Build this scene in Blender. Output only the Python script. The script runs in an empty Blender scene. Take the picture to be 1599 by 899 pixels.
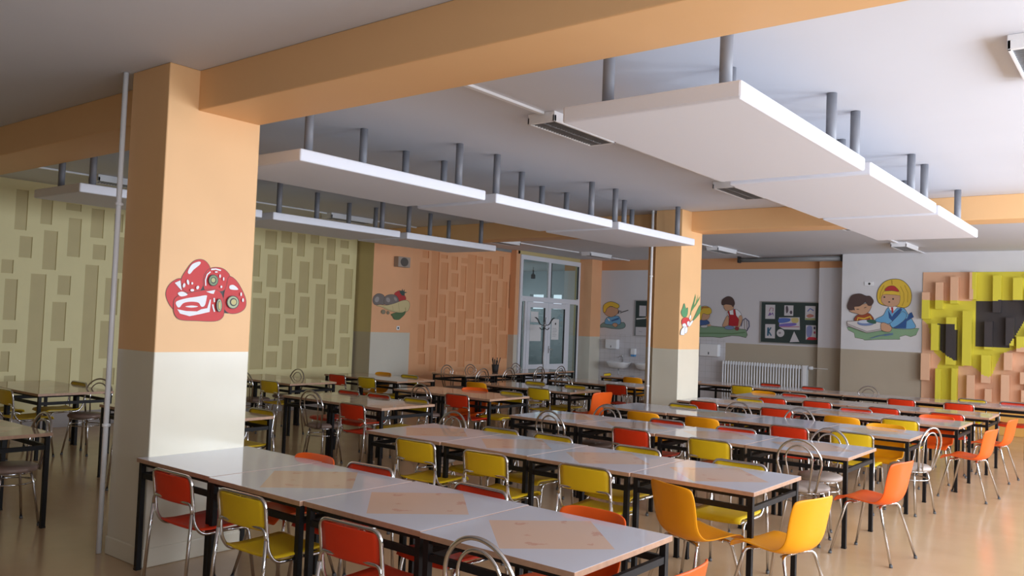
import bpy, bmesh, math, random
from mathutils import Vector, Matrix
C = bpy.context.scene.collection
scn = bpy.context.scene
PI = math.pi
random.seed(7)

# ------------------------------------------------------------------ camera
F, YAW, PITCH, ROLL, H = 1298.77, 0.6646, 0.0407, 0.0384, 1.7663
fw = Vector((-math.sin(YAW)*math.cos(PITCH), math.cos(YAW)*math.cos(PITCH), math.sin(PITCH)))
rt = Vector((math.cos(YAW), math.sin(YAW), 0)); up = rt.cross(fw)
r2 = math.cos(ROLL)*rt + math.sin(ROLL)*up
u2 = -math.sin(ROLL)*rt + math.cos(ROLL)*up
cam_d = bpy.data.cameras.new('camera'); cam = bpy.data.objects.new('camera', cam_d); C.objects.link(cam)
cam_d.sensor_width = 36; cam_d.lens = 36*F/1599; cam_d.clip_start = .05; cam_d.clip_end = 200
M = Matrix((r2, u2, -fw)).transposed().to_4x4(); M.translation = (0, 0, H)
cam.matrix_world = M
scn.camera = cam

def ray(px, py):
    return fw + (px-799.5)/F*r2 - (py-449.5)/F*u2
def on_x(px, py, X):
    d = ray(px, py); t = X/d.x; return Vector((X, d.y*t, H+d.z*t))
def on_y(px, py, Y):
    d = ray(px, py); t = Y/d.y; return Vector((d.x*t, Y, H+d.z*t))

# ------------------------------------------------------------------ light and exposure
scn.view_settings.view_transform = 'Standard'; scn.view_settings.look = 'None'
scn.view_settings.exposure = 0.12; scn.view_settings.gamma = 1; scn.view_settings.use_curve_mapping = False
w = bpy.data.worlds.new('sky'); scn.world = w; w.use_nodes = True
bg = w.node_tree.nodes['Background']; bg.inputs[0].default_value = (.74, .85, 1, 1); bg.inputs[1].default_value = 1.3
XW = 2.6                       # window wall
WINS = [(-2.3, .3), (1.0, 3.6), (4.3, 6.9), (7.9, 10.5), (11.4, 14.0), (14.8, 17.4)]
def daylight(name, loc, sx, sy, energy, rot, col=(.79, .875, 1)):
    l = bpy.data.lights.new(name, 'AREA'); l.shape = 'RECTANGLE'; l.size = sx; l.size_y = sy
    l.energy = energy; l.color = col
    o = bpy.data.objects.new(name, l); C.objects.link(o); o.location = loc; o.rotation_euler = rot
    return o
for i, (a, b) in enumerate(WINS):
    daylight('window_daylight', (XW+.02, (a+b)/2, 1.95), 1.9, b-a-.2, (26, 110, 190, 225, 165, 92)[i], (0, PI/2, 0))
daylight('corridor_daylight', (-16.9, 17.6, 2.3), .8, 6.5, 120, (0, -PI/2, 0))

# ------------------------------------------------------------------ materials
MATS = {}
def mat(name, col, rough=.5, metal=0, noise=0, nscale=20, bump=0, coat=0, spec=.5, emit=None, trans=0, soft=False):
    if name in MATS: return MATS[name]
    m = bpy.data.materials.new(name); m.use_nodes = True; nt = m.node_tree; b = nt.nodes['Principled BSDF']
    b.inputs['Base Color'].default_value = (*col, 1); b.inputs['Roughness'].default_value = rough
    b.inputs['Metallic'].default_value = metal; b.inputs['Coat Weight'].default_value = coat
    b.inputs['Coat Roughness'].default_value = .12; b.inputs['Specular IOR Level'].default_value = spec
    if trans: b.inputs['Transmission Weight'].default_value = trans
    if noise or bump:
        tc = nt.nodes.new('ShaderNodeTexCoord'); n = nt.nodes.new('ShaderNodeTexNoise'); n.inputs['Scale'].default_value = nscale
        n.inputs['Detail'].default_value = 4
        nt.links.new(tc.outputs['Object'], n.inputs['Vector'])
        if noise:
            r = nt.nodes.new('ShaderNodeMix'); r.data_type = 'RGBA'
            r.inputs['A'].default_value = (*[c*(1-noise) for c in col], 1); r.inputs['B'].default_value = (*[min(1, c*(1+noise)) for c in col], 1)
            nt.links.new(n.outputs['Fac'], r.inputs['Factor']); nt.links.new(r.outputs['Result'], b.inputs['Base Color'])
        if bump:
            bp_ = nt.nodes.new('ShaderNodeBump'); bp_.inputs['Strength'].default_value = bump; bp_.inputs['Distance'].default_value = .01
            nt.links.new(n.outputs['Fac'], bp_.inputs['Height']); nt.links.new(bp_.outputs['Normal'], b.inputs['Normal'])
    MATS[name] = m; return m

def two_tone(name, low, high, zsplit, rlow=.3, rhigh=.6):
    """wall paint: an oil-paint dado below a height, matt paint above it"""
    m = bpy.data.materials.new(name); m.use_nodes = True; nt = m.node_tree; b = nt.nodes['Principled BSDF']; L = nt.links.new
    g = nt.nodes.new('ShaderNodeNewGeometry'); s = nt.nodes.new('ShaderNodeSeparateXYZ'); L(g.outputs['Position'], s.inputs[0])
    c = nt.nodes.new('ShaderNodeMath'); c.operation = 'GREATER_THAN'; c.inputs[1].default_value = zsplit; L(s.outputs['Z'], c.inputs[0])
    n = nt.nodes.new('ShaderNodeTexNoise'); n.inputs['Scale'].default_value = 2.2; L(g.outputs['Position'], n.inputs['Vector'])
    x = nt.nodes.new('ShaderNodeMix'); x.data_type = 'RGBA'; x.inputs['A'].default_value = (*low, 1); x.inputs['B'].default_value = (*high, 1); L(c.outputs[0], x.inputs['Factor'])
    h = nt.nodes.new('ShaderNodeHueSaturation'); L(x.outputs['Result'], h.inputs['Color'])
    mr = nt.nodes.new('ShaderNodeMapRange'); mr.inputs['To Min'].default_value = .93; mr.inputs['To Max'].default_value = 1.05; L(n.outputs['Fac'], mr.inputs['Value']); L(mr.outputs[0], h.inputs['Value'])
    L(h.outputs[0], b.inputs['Base Color'])
    r = nt.nodes.new('ShaderNodeMapRange'); r.inputs['To Min'].default_value = rlow; r.inputs['To Max'].default_value = rhigh; L(c.outputs[0], r.inputs['Value']); L(r.outputs[0], b.inputs['Roughness'])
    MATS[name] = m; return m

ORANGE = (.88, .53, .25); CREAM = (.76, .705, .565); TAUPE = (.50, .43, .33); WHITE = (.74, .73, .74)
DADO = 1.465
m_ceil = mat('ceiling_paint', (.675, .685, .735), .75, noise=.02, nscale=1.5)
m_orange = mat('orange_paint', ORANGE, .55, noise=.03, nscale=2)
m_col = two_tone('column_paint', CREAM, ORANGE, DADO, .22, .5)
m_wall_r = two_tone('white_over_taupe', TAUPE, WHITE, DADO)
m_pil = two_tone('orange_over_cream', (.66, .62, .52), (.86, .45, .23), DADO)
m_white = mat('white_paint', (.85, .86, .88), .35)
m_alu = mat('white_plastic_frame', (.80, .82, .88), .3)
m_raft = mat('raft_white', (.82, .83, .89), .6)
m_post = mat('raft_post_grey', (.23, .235, .26), .45)
m_pipe = mat('pipe_white', (.88, .88, .88), .3)
m_chrome = mat('chrome', (.60, .59, .58), .14, 1)
m_black = mat('black_steel', (.010, .009, .009), .5, spec=.25)
m_red = mat('red_plastic', (.74, .042, .008), .42, noise=.05, nscale=8, spec=.35)
m_yel = mat('yellow_plastic', (.80, .53, .012), .45, noise=.06, nscale=8, spec=.35)
m_amber = mat('amber_plastic', (.90, .36, .006), .4, noise=.04, nscale=6, spec=.35)
m_oran = mat('orange_plastic', (.90, .12, .01), .4, noise=.04, nscale=6, spec=.35)
m_seatpad = mat('brown_vinyl', (.28, .19, .15), .4, noise=.08, nscale=12)
m_seatpad2 = mat('beige_vinyl', (.46, .38, .33), .4, noise=.08, nscale=12)
m_rubber = mat('grey_rubber', (.12, .12, .12), .6)
m_edge = mat('worn_wood_edge', (.46, .27, .17), .5, noise=.25, nscale=30)
m_screen = mat('screen_grey', (.25, .25, .25), .4)
m_dark = mat('dark_gap', (.03, .03, .03), .7)
m_paper = mat('paper', (.80, .80, .80), .7)
m_grille = mat('grille_metal', (.42, .42, .43), .35, .6)
m_corr = mat('corridor_green_grey', (.26, .285, .29), .6)
m_glass = bpy.data.materials.new('door_glass'); m_glass.use_nodes = True
nt = m_glass.node_tree; nt.nodes.clear(); o_ = nt.nodes.new('ShaderNodeOutputMaterial'); mx = nt.nodes.new('ShaderNodeMixShader'); tr = nt.nodes.new('ShaderNodeBsdfTransparent'); gl = nt.nodes.new('ShaderNodeBsdfGlossy')
tr.inputs[0].default_value = (.80, .86, .84, 1); gl.inputs['Roughness'].default_value = .03; mx.inputs[0].default_value = .09
nt.links.new(tr.outputs[0], mx.inputs[1]); nt.links.new(gl.outputs[0], mx.inputs[2]); nt.links.new(mx.outputs[0], o_.inputs[0])

def floor_mat():
    m = bpy.data.materials.new('floor_linoleum'); m.use_nodes = True; nt = m.node_tree; b = nt.nodes['Principled BSDF']; L = nt.links.new
    g = nt.nodes.new('ShaderNodeNewGeometry'); n = nt.nodes.new('ShaderNodeTexNoise'); n.inputs['Scale'].default_value = 3; n.inputs['Detail'].default_value = 6; L(g.outputs['Position'], n.inputs['Vector'])
    r = nt.nodes.new('ShaderNodeMix'); r.data_type = 'RGBA'; r.inputs['A'].default_value = (.50, .33, .185, 1); r.inputs['B'].default_value = (.58, .395, .23, 1); L(n.outputs['Fac'], r.inputs['Factor'])
    L(r.outputs['Result'], b.inputs['Base Color'])
    mr = nt.nodes.new('ShaderNodeMapRange'); mr.inputs['To Min'].default_value = .16; mr.inputs['To Max'].default_value = .26; L(n.outputs['Fac'], mr.inputs['Value']); L(mr.outputs[0], b.inputs['Roughness'])
    n2 = nt.nodes.new('ShaderNodeTexNoise'); n2.inputs['Scale'].default_value = 1.6; L(g.outputs['Position'], n2.inputs['Vector'])
    bu = nt.nodes.new('ShaderNodeBump'); bu.inputs['Strength'].default_value = .12; bu.inputs['Distance'].default_value = .02; L(n2.outputs['Fac'], bu.inputs['Height']); L(bu.outputs[0], b.inputs['Normal'])
    return m
m_floor = floor_mat()

def laminate(name, base, has_print):
    """glossy laminate; on most tables a peach square is printed cornerwise in the middle, with reddish script marks"""
    m = bpy.data.materials.new(name); m.use_nodes = True; nt = m.node_tree; b = nt.nodes['Principled BSDF']; L = nt.links.new
    N = nt.nodes.new
    tc = N('ShaderNodeTexCoord'); s = N('ShaderNodeSeparateXYZ'); L(tc.outputs['Object'], s.inputs[0])
    b.inputs['Roughness'].default_value = .07; b.inputs['Base Color'].default_value = (*base, 1)
    b.inputs['Specular IOR Level'].default_value = .7
    if has_print:
        def mth(op, a, c=None):
            k = N('ShaderNodeMath'); k.operation = op
            for i, v in enumerate((a, c)):
                if v is None: continue
                if hasattr(v, 'links'): L(v, k.inputs[i])
                else: k.inputs[i].default_value = v
            return k.outputs[0]
        ax = mth('ABSOLUTE', s.outputs['X']); ay = mth('ABSOLUTE', s.outputs['Y'])
        inside = mth('LESS_THAN', mth('ADD', ax, ay), .375)
        n = N('ShaderNodeTexNoise'); n.inputs['Scale'].default_value = 9; n.inputs['Detail'].default_value = 3; L(tc.outputs['Object'], n.inputs['Vector'])
        marks = mth('GREATER_THAN', n.outputs['Fac'], .66)
        w1 = N('ShaderNodeTexNoise'); w1.inputs['Scale'].default_value = 60; L(tc.outputs['Object'], w1.inputs['Vector'])
        marks = mth('MULTIPLY', mth('MULTIPLY', marks, w1.outputs['Fac']), .9)
        pc = N('ShaderNodeMix'); pc.data_type = 'RGBA'; pc.inputs['A'].default_value = (.70, .50, .39, 1); pc.inputs['B'].default_value = (.56, .22, .17, 1); L(marks, pc.inputs['Factor'])
        q = N('ShaderNodeMix'); q.data_type = 'RGBA'; q.inputs['A'].default_value = (*base, 1); L(pc.outputs['Result'], q.inputs['B']); L(inside, q.inputs['Factor'])
        L(q.outputs['Result'], b.inputs['Base Color'])
    return m
m_top_print = laminate('laminate_printed', (.60, .60, .66), True)
m_top_plain = laminate('laminate_plain', (.60, .60, .66), False)
m_top_reflect = laminate('laminate_peach_reflection', (.55, .42, .32), True)  # same laminate, with peach reflections put into the base colour

# ------------------------------------------------------------------ mesh helpers
def box(bm, x0, x1, y0, y1, z0, z1, mi=0, skip=()):
    v = [bm.verts.new(p) for p in ((x0, y0, z0), (x1, y0, z0), (x1, y1, z0), (x0, y1, z0), (x0, y0, z1), (x1, y0, z1), (x1, y1, z1), (x0, y1, z1))]
    for k, f in enumerate(((0, 3, 2, 1), (4, 5, 6, 7), (0, 1, 5, 4), (1, 2, 6, 5), (2, 3, 7, 6), (3, 0, 4, 7))):
        fc = bm.faces.new([v[i] for i in f]); fc.material_index = mi
    return v
def tube(bm, pts, r, n=8, closed=False, mi=0, cap=True):
    pts = [Vector(p) for p in pts]; k = len(pts); rings = []; prev = None
    for i, p in enumerate(pts):
        a = pts[i-1] if (i > 0 or closed) else p
        c = pts[(i+1) % k] if (i < k-1 or closed) else p
        t = (c-a).normalized()
        if prev is None:
            ref = Vector((0, 0, 1)) if abs(t.z) < .9 else Vector((1, 0, 0))
            nrm = t.cross(ref).normalized()
        else:
            nrm = (prev - t*prev.dot(t)).normalized()
        prev = nrm; bn = t.cross(nrm)
        rr = r[i] if isinstance(r, (list, tuple)) else r
        rings.append([bm.verts.new(p + rr*(math.cos(2*PI*j/n)*nrm + math.sin(2*PI*j/n)*bn)) for j in range(n)])
    for i in range(k if closed else k-1):
        A, B = rings[i], rings[(i+1) % k]
        for j in range(n):
            f = bm.faces.new((A[j], A[(j+1) % n], B[(j+1) % n], B[j])); f.smooth = True; f.material_index = mi
    if cap and not closed:
        bm.faces.new(rings[0][::-1]).material_index = mi; bm.faces.new(rings[-1]).material_index = mi
def lathe(bm, prof, n=24, c=(0, 0), mi=0):
    rings = []
    for r, z in prof:
        rings.append([bm.verts.new((c[0]+r*math.cos(2*PI*j/n), c[1]+r*math.sin(2*PI*j/n), z)) for j in range(n)])
    for A, B in zip(rings, rings[1:]):
        for j in range(n):
            f = bm.faces.new((A[j], A[(j+1) % n], B[(j+1) % n], B[j])); f.smooth = True; f.material_index = mi
    bm.faces.new(rings[0][::-1]).material_index = mi; bm.faces.new(rings[-1]).material_index = mi
def fillet(pts, rad, n=5):
    pts = [Vector(p) for p in pts]; out = [pts[0]]
    for i in range(1, len(pts)-1):
        a, b, c = pts[i-1], pts[i], pts[i+1]
        r = min(rad, (a-b).length*.48, (c-b).length*.48)
        p0 = b+(a-b).normalized()*r; p1 = b+(c-b).normalized()*r
        for j in range(n+1):
            t = j/n; out.append((1-t)**2*p0+2*t*(1-t)*b+t*t*p1)
    out.append(pts[-1]); return out
def obj(name, bm, mats, parent=None, bevel=0, recalc=True, smooth=False):
    if recalc: bmesh.ops.recalc_face_normals(bm, faces=bm.faces)
    me = bpy.data.meshes.new(name); bm.to_mesh(me); bm.free()
    if not isinstance(mats, (list, tuple)): mats = [mats]
    for m in mats: me.materials.append(m)
    if smooth:
        for p in me.polygons: p.use_smooth = True
    o = bpy.data.objects.new(name, me); C.objects.link(o)
    if parent: o.parent = parent
    if bevel:
        b = o.modifiers.new('bevel', 'BEVEL'); b.width = bevel; b.segments = 2; b.limit_method = 'ANGLE'
    return o
def tag(o, label, cat, group=None):
    o['label'] = label; o['category'] = cat
    if group: o['group'] = group
    return o
def thing(name, label, cat, loc=(0, 0, 0), rz=0, group=None):
    o = bpy.data.objects.new(name, None); C.objects.link(o); o.location = loc; o.rotation_euler = (0, 0, rz); o.empty_display_size = .1
    return tag(o, label, cat, group)
def struct(name, bm, m, **k):
    o = obj(name, bm, m, **k); o['kind'] = 'structure'; return o
def dup(root, loc, rz, label, group=None):
    r = root.copy(); C.objects.link(r); r.location = loc; r.rotation_euler = (0, 0, rz); r['label'] = label
    if group: r['group'] = group
    for ch in list(root.children):
        c = ch.copy(); C.objects.link(c); c.parent = r
        for g in list(ch.children):
            d = g.copy(); C.objects.link(d); d.parent = c
    return r
def B(): return bmesh.new()

# ------------------------------------------------------------------ the room
ZC, ZB = 3.48, 3.19
XL, YN, YR, YB = -12.62, -3.2, 18.25, 18.8
b = B(); box(b, XL-.4, XW+.3, YN-.2, YB+.3, -.2, 0); struct('floor', b, m_floor)
b = B(); box(b, XL-.4, XW+.3, YN-.2, YB+.3, ZC, ZC+.2); struct('ceiling', b, m_ceil)
# beams are trims of the ceiling
def beam(n, y0, y1, x0=XL, x1=XW): 
    b = B(); box(b, x0, x1, y0, y1, ZB, ZC); struct('trim_%d' % n, b, m_orange, bevel=.008)
beam(1, 3.23, 3.745); beam(2, 11.15, 11.6)
# wall behind the camera, window wall
b = B(); box(b, XL-.4, XW+.3, YN-.2, YN, 0, ZC); struct('wall_near', b, mat('near_wall_paint', (.34, .27, .2), .6))  # unseen wall, its paint set dark to reduce bounced light
b = B()
box(b, XW, XW+.3, YN, YB+.3, 0, .95); box(b, XW, XW+.3, YN, YB+.3, 2.95, ZC)
ys = [YN]+[v for ab in WINS for v in ab]+[YB+.3]
for a, c in zip(ys[::2], ys[1::2]): box(b, XW, XW+.3, a, c, .95, 2.95)
struct('wall_right', b, mat('window_wall_paint', (.8, .76, .66), .5))
for i, (a, c) in enumerate(WINS):
    b = B(); X0, X1 = XW+.1, XW+.16
    for (y0, y1, z0, z1) in ((a, c, .95, 1.03), (a, c, 2.87, 2.95), (a, a+.08, .95, 2.95), (c-.08, c, .95, 2.95), ((a+c)/2-.05, (a+c)/2+.05, .95, 2.95), (a, c, 2.3, 2.36)):
        box(b, X0, X1, y0, y1, z0, z1)
    struct('window_%d' % (i+1), b, m_alu)

# ---- left wall: plain base plane, two projecting piers, two relief panels
XP = -12.1
DY0, DY1 = 15.72, 18.32           # door opening in the left wall
b = B(); box(b, XL-.3, XL, YN, DY0-.08, 0, ZC); box(b, XP-.16, XP-.03, DY1+.02, YB+.3, 0, ZC); box(b, XP-.16, XP, DY0-.08, DY1+.02, 3.40, ZC)
struct('wall_left', b, two_tone('left_wall_paint', (.52, .45, .34), (.62, .50, .24), DADO))
b = B(); box(b, XL-.02, XP, 11.05, 12.12, 0, ZC); b.faces.ensure_lookup_table(); b.faces[2].material_index = 1; struct('trim_3', b, [m_pil, MATS['left_wall_paint']])
b = B(); box(b, XL-.02, XP, 15.58, DY0, 0, ZC); struct('trim_4', b, m_pil, bevel=.006)
b = B(); box(b, XP-.02, -11.72, DY1, YB, 0, ZC); struct('trim_5', b, m_pil, bevel=.006)

def relief(name, X0, X1, px_rects, xr_edges, ylo, yhi, zlo, mats, label):
    """panel of pale plaster with sunk upright rectangles"""
    R = []
    for sc, ox, oy, L in px_rects:
        for (a, b_, c, d) in L:
            pa = on_x(ox+a/sc, oy+(c+d)/2/sc, X1); pb = on_x(ox+b_/sc, oy+(c+d)/2/sc, X1)
            mx_ = ox+(a+b_)/2/sc
            z1 = on_x(mx_, oy+c/sc, X1).z; z0 = on_x(mx_, oy+d/sc, X1).z
            R.append((pa.y, pb.y, max(z0, zlo+.06), z1))
    for (a, b_, c, d) in xr_edges: R.append((a, b_, c, d))
    Y = sorted({round(v, 3) for r in R for v in r[:2] if ylo < v < yhi} | {ylo, yhi})
    Z = sorted({round(v, 3) for r in R for v in r[2:] if zlo < v < ZC} | {zlo, ZC})
    def sunk(y, z): return any(r[0] < y < r[1] and r[2] < z < r[3] for r in R)
    S = [[sunk((Y[i]+Y[i+1])/2, (Z[j]+Z[j+1])/2) for j in range(len(Z)-1)] for i in range(len(Y)-1)]
    b = B()
    def quad(ps, mi):
        f = b.faces.new([b.verts.new(p) for p in ps]); f.material_index = mi
    for i in range(len(Y)-1):
        for j in range(len(Z)-1):
            s = S[i][j]; X = X0 if s else X1
            quad(((X, Y[i], Z[j]), (X, Y[i+1], Z[j]), (X, Y[i+1], Z[j+1]), (X, Y[i], Z[j+1])), 1 if s else 0)
            if i+1 < len(Y)-1 and S[i+1][j] != s:
                q = ((X0, Y[i+1], Z[j]), (X1, Y[i+1], Z[j]), (X1, Y[i+1], Z[j+1]), (X0, Y[i+1], Z[j+1]))
                quad(q if s else q[::-1], 0)
            if j+1 < len(Z)-1 and S[i][j+1] != s:
                q = ((X0, Y[i], Z[j+1]), (X0, Y[i+1], Z[j+1]), (X1, Y[i+1], Z[j+1]), (X1, Y[i], Z[j+1]))
                quad(q if s else q[::-1], 0)
    for yy in (ylo, yhi): quad(((XL, yy, zlo), (X1, yy, zlo), (X1, yy, ZC), (XL, yy, ZC)), 0)
    quad(((XL, ylo, zlo), (XL, yhi, zlo), (X1, yhi, zlo), (X1, ylo, zlo)), 0)
    o = obj(name, b, mats, recalc=False); tag(o, label, 'wall relief'); return o
YEL1 = [(60,108,140,297),(160,205,165,275),(265,315,252,402),(258,318,195,222),(355,405,215,328),(75,125,322,405),(168,222,300,452),(362,412,355,413),(445,480,235,305),(455,485,325,465),(5,52,412,465),(15,65,488,648),(108,168,468,900),(225,275,475,550),(320,372,433,900),(408,460,485,628),(200,255,578,730),(10,65,685,738),(218,275,757,900),(388,435,652,798),(0,35,770,850),(400,445,835,900),(15,60,865,893)]
YEL2 = [(40,65,305,428),(85,130,250,322),(148,188,250,298),(210,240,262,350),(262,295,265,300),(325,358,280,365),(378,410,288,318),(92,132,343,470),(152,190,315,438),(272,310,315,437),(383,413,343,378),(217,255,370,492),(330,363,380,497),(392,425,398,515),(38,72,447,492),(30,82,512,790),(100,142,488,550),(162,200,453,575),(275,312,458,780),(328,362,515,575),(376,410,538,650),(218,255,507,627),(98,140,573,698),(163,202,592,652),(322,355,593,710),(375,412,665,780),(150,190,678,790),(210,248,662,785),(88,130,720,782),(325,362,728,775)]
# beyond the frame and behind the pillar the same pattern goes on
extra = []
random.seed(3)
for (ya, yb) in ((-3.0, 4.55), (6.35, 7.75)):
    y = ya+.1
    while y < yb-.2:
        z = .3+random.random()*.3
        while z < 3.3:
            h = random.choice((.25, .45, .6, .6)); extra.append((y, y+.2, z, min(z+h, 3.45))); z += h+.12
        y += .33
m_y0 = mat('pale_yellow_plaster', (.80, .71, .38), .6, noise=.04, nscale=4); m_y1 = mat('olive_yellow_plaster', (.58, .485, .24), .6, noise=.06, nscale=4)
XF = XL+.08
relief('wall_relief', XL+.065, XF, [(2.4975, 0, 240, YEL1), (2.4955, 380, 260, YEL2)], extra, YN, 11.0, .22, [m_y0, m_y1],
       'pale yellow wall relief of sunk upright rectangles along the long wall')
ORR = [(345,380,108,148),(328,375,172,318),(388,430,112,468),(445,480,130,150),(443,482,172,316),(328,368,345,485),(432,468,345,445),(373,412,487,582),(318,355,505,655),(432,470,460,600),(500,535,140,212),(500,537,230,303),(485,522,328,467),(532,567,350,422),(550,580,190,332),(583,630,130,475),(555,610,150,178),(535,575,433,563),(487,523,495,638),(588,622,497,555),(577,612,570,705),(633,665,475,557),(625,660,578,720),(637,668,180,312),(640,670,140,160),(680,715,150,230),(685,712,245,390),(637,668,335,465),(680,705,395,465),(720,750,180,235),(720,748,270,378),(716,746,385,510),(672,705,495,610),(715,745,520,610),(718,745,610,690),(758,780,140,260),(775,800,275,415),(757,795,415,540),(756,800,560,690),(380,418,618,760),(433,470,628,735),(487,525,650,705),(322,357,663,722),(537,572,590,735),(674,705,640,720),(812,836,238,420),(804,836,545,760)]
relief('wall_relief', -12.30, -12.28, [(3.457, 560, 360, ORR)], [], 12.12, 15.58, .22,
       [mat('pale_orange_plaster', (.85, .44, .22), .6, noise=.04, nscale=4), mat('deep_orange_plaster', (.76, .355, .16), .6, noise=.05, nscale=4)],
       'orange wall relief of sunk upright rectangles between pier and glazed door')
b = B(); box(b, XL, XL+.09, YN, 11.0, 0, .22); box(b, XL, -12.27, 12.12, 15.58, 0, .22); struct('baseboard_left', b, mat('grey_lilac_base', (.42, .38, .36), .5))

# ---- back wall of the washing recess and the white wall beside it
XT = -8.2        # tiles end, taupe dado begins
b = B(); box(b, XL-.3, -5.2, YB, YB+.3, 0, ZC)
m_back = bpy.data.materials.new('back_wall_paint'); m_back.use_nodes = True; nt = m_back.node_tree; bs = nt.nodes['Principled BSDF']; Lk = nt.links.new
g = nt.nodes.new('ShaderNodeNewGeometry'); s = nt.nodes.new('ShaderNodeSeparateXYZ'); Lk(g.outputs['Position'], s.inputs[0])
def mm(op, a, v):
    k = nt.nodes.new('ShaderNodeMath'); k.operation = op; Lk(a, k.inputs[0])
    if hasattr(v, 'links'): Lk(v, k.inputs[1])
    else: k.inputs[1].default_value = v
    return k.outputs[0]
top = mm('GREATER_THAN', s.outputs['Z'], 3.22); low = mm('MULTIPLY', mm('LESS_THAN', s.outputs['Z'], DADO), mm('GREATER_THAN', s.outputs['X'], XT))
tl = mm('MULTIPLY', mm('LESS_THAN', s.outputs['Z'], 1.55), mm('LESS_THAN', s.outputs['X'], XT))
def mixc(f, a, c):
    k = nt.nodes.new('ShaderNodeMix'); k.data_type = 'RGBA'; Lk(f, k.inputs['Factor'])
    for nme, v in (('A', a), ('B', c)):
        if hasattr(v, 'links'): Lk(v, k.inputs[nme])
        else: k.inputs[nme].default_value = (*v, 1)
    return k.outputs['Result']
br = nt.nodes.new('ShaderNodeTexBrick'); br.offset = 0; br.inputs['Scale'].default_value = 1; br.inputs['Brick Width'].default_value = .15; br.inputs['Row Height'].default_value = .15; br.inputs['Mortar Size'].default_value = .003
br.inputs['Color1'].default_value = (.68, .66, .68, 1); br.inputs['Color2'].default_value = (.66, .64, .66, 1); br.inputs['Mortar'].default_value = (.5, .48, .47, 1)
cb = nt.nodes.new('ShaderNodeCombineXYZ'); Lk(s.outputs['X'], cb.inputs[0]); Lk(s.outputs['Z'], cb.inputs[1]); Lk(cb.outputs[0], br.inputs['Vector'])
Lk(mixc(top, mixc(low, mixc(tl, (.68, .66, .68), br.outputs['Color']), TAUPE), (.72, .36, .17)), bs.inputs['Base Color'])
bs.inputs['Roughness'].default_value = .5
struct('wall_back', b, m_back)
b = B(); box(b, -5.98, -5.38, 18.62, YB, 0, ZC); struct('trim_6', b, m_back)
b = B(); box(b, -5.38, XW+.3, YR, YB+.3, 0, ZC); struct('wall_far_right', b, m_wall_r)

# ---- painted relief on the far wall
def pxr(L, sc=3.745, ox=1430, oy=400):
    out = []
    for a, b_, c, d in L:
        p0 = on_y(ox+a/sc, oy+c/sc, YR); p1 = on_y(ox+b_/sc, oy+d/sc, YR); out.append((p0.x, p1.x, p1.z, p0.z))
    return out
def pxp(L, sc=3.745, ox=1430, oy=400): return [((q := on_y(ox+a/sc, oy+c/sc, YR)).x, q.z) for a, c in L]
BL = [(130,172,155,312),(217,258,122,282),(327,362,95,258),(460,508,118,258),(575,633,130,262),(50,88,210,365),(100,142,395,548),(190,243,355,632),(283,333,320,640),(412,458,382,543),(397,443,575,738),(535,583,360,525),(527,570,560,665),(40,88,565,722),(125,152,655,850),(224,245,655,850),(310,352,690,850),(412,450,772,850),(508,553,690,850),(617,650,675,745),(460,505,205,330),(600,640,470,560),(622,660,780,850)]
YP = [[(40,258),(343,258),(343,90),(960,90),(960,440),(720,520),(590,540),(500,570),(440,705),(395,690),(330,640),(247,640),(247,860),(126,860),(126,640),(150,600),(100,548),(75,400),(40,370)]]
KP = [[(350,260),(703,260),(545,535),(350,530)], [(142,395),(243,398),(243,612),(142,550)], [(760,300),(880,300),(880,560),(800,560)]]
blocks = pxr(BL); YPw = [pxp(p) for p in YP]; KPw = [pxp(p) for p in KP]
RX0, RX1, RZ0, RZ1 = on_y(1442, 425, YR).x, XW-.3, .47, 3.08
random.seed(11); x = -1.95
while x < RX1-.3:
    z = .5+random.random()*.3
    while z < 3:
        h = random.choice((.4, .5, .7)); blocks.append((x, x+.17, z, min(z+h, 3.02))); z += h+.2
    x += .36
def inpoly(x, z, P):
    c = False; n = len(P)
    for i in range(n):
        x1, z1 = P[i]; x2, z2 = P[i-1]
        if (z1 > z) != (z2 > z) and x < (x2-x1)*(z-z1)/(z2-z1)+x1: c = not c
    return c
b = B(); ST = .022
X = [RX0+i*ST for i in range(int((RX1-RX0)/ST)+1)]; Z = [RZ0+i*ST for i in range(int((RZ1-RZ0)/ST)+1)]+[RZ1]
def hgt(x, z): return .20 if any(q[0] < x < q[1] and q[2] < z < q[3] for q in blocks) else .02
Hh = [[hgt(X[i]+ST/2, Z[j]+ST/2) for j in range(len(Z)-1)] for i in range(len(X)-1)]
def colr(x, z):
    if any(inpoly(x, z, P) for P in KPw): return 2
    if any(inpoly(x, z, P) for P in YPw): return 1
    return 0
def quad(bm, ps, mi): bm.faces.new([bm.verts.new(p) for p in ps]).material_index = mi
for i in range(len(X)-1):
    for j in range(len(Z)-1):
        h = Hh[i][j]; ci = colr(X[i]+ST/2, Z[j]+ST/2); y = YR-h
        quad(b, ((X[i], y, Z[j]), (X[i+1], y, Z[j]), (X[i+1], y, Z[j+1]), (X[i], y, Z[j+1])), ci)
        if i+2 < len(X) and Hh[i+1][j] != h:
            y2 = YR-Hh[i+1][j]; q = ((X[i+1], y, Z[j]), (X[i+1], y2, Z[j]), (X[i+1], y2, Z[j+1]), (X[i+1], y, Z[j+1])); quad(b, q, ci)
        if j+2 < len(Z) and Hh[i][j+1] != h:
            y2 = YR-Hh[i][j+1]; q = ((X[i], y, Z[j+1]), (X[i+1], y, Z[j+1]), (X[i+1], y2, Z[j+1]), (X[i], y2, Z[j+1])); quad(b, q, ci)
o = obj('wall_relief', b, [mat('peach_plaster', (.84, .50, .31), .6), mat('lemon_plaster', (.78, .68, .06), .55), mat('charcoal_plaster', (.055, .045, .045), .5)], recalc=False)
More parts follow.
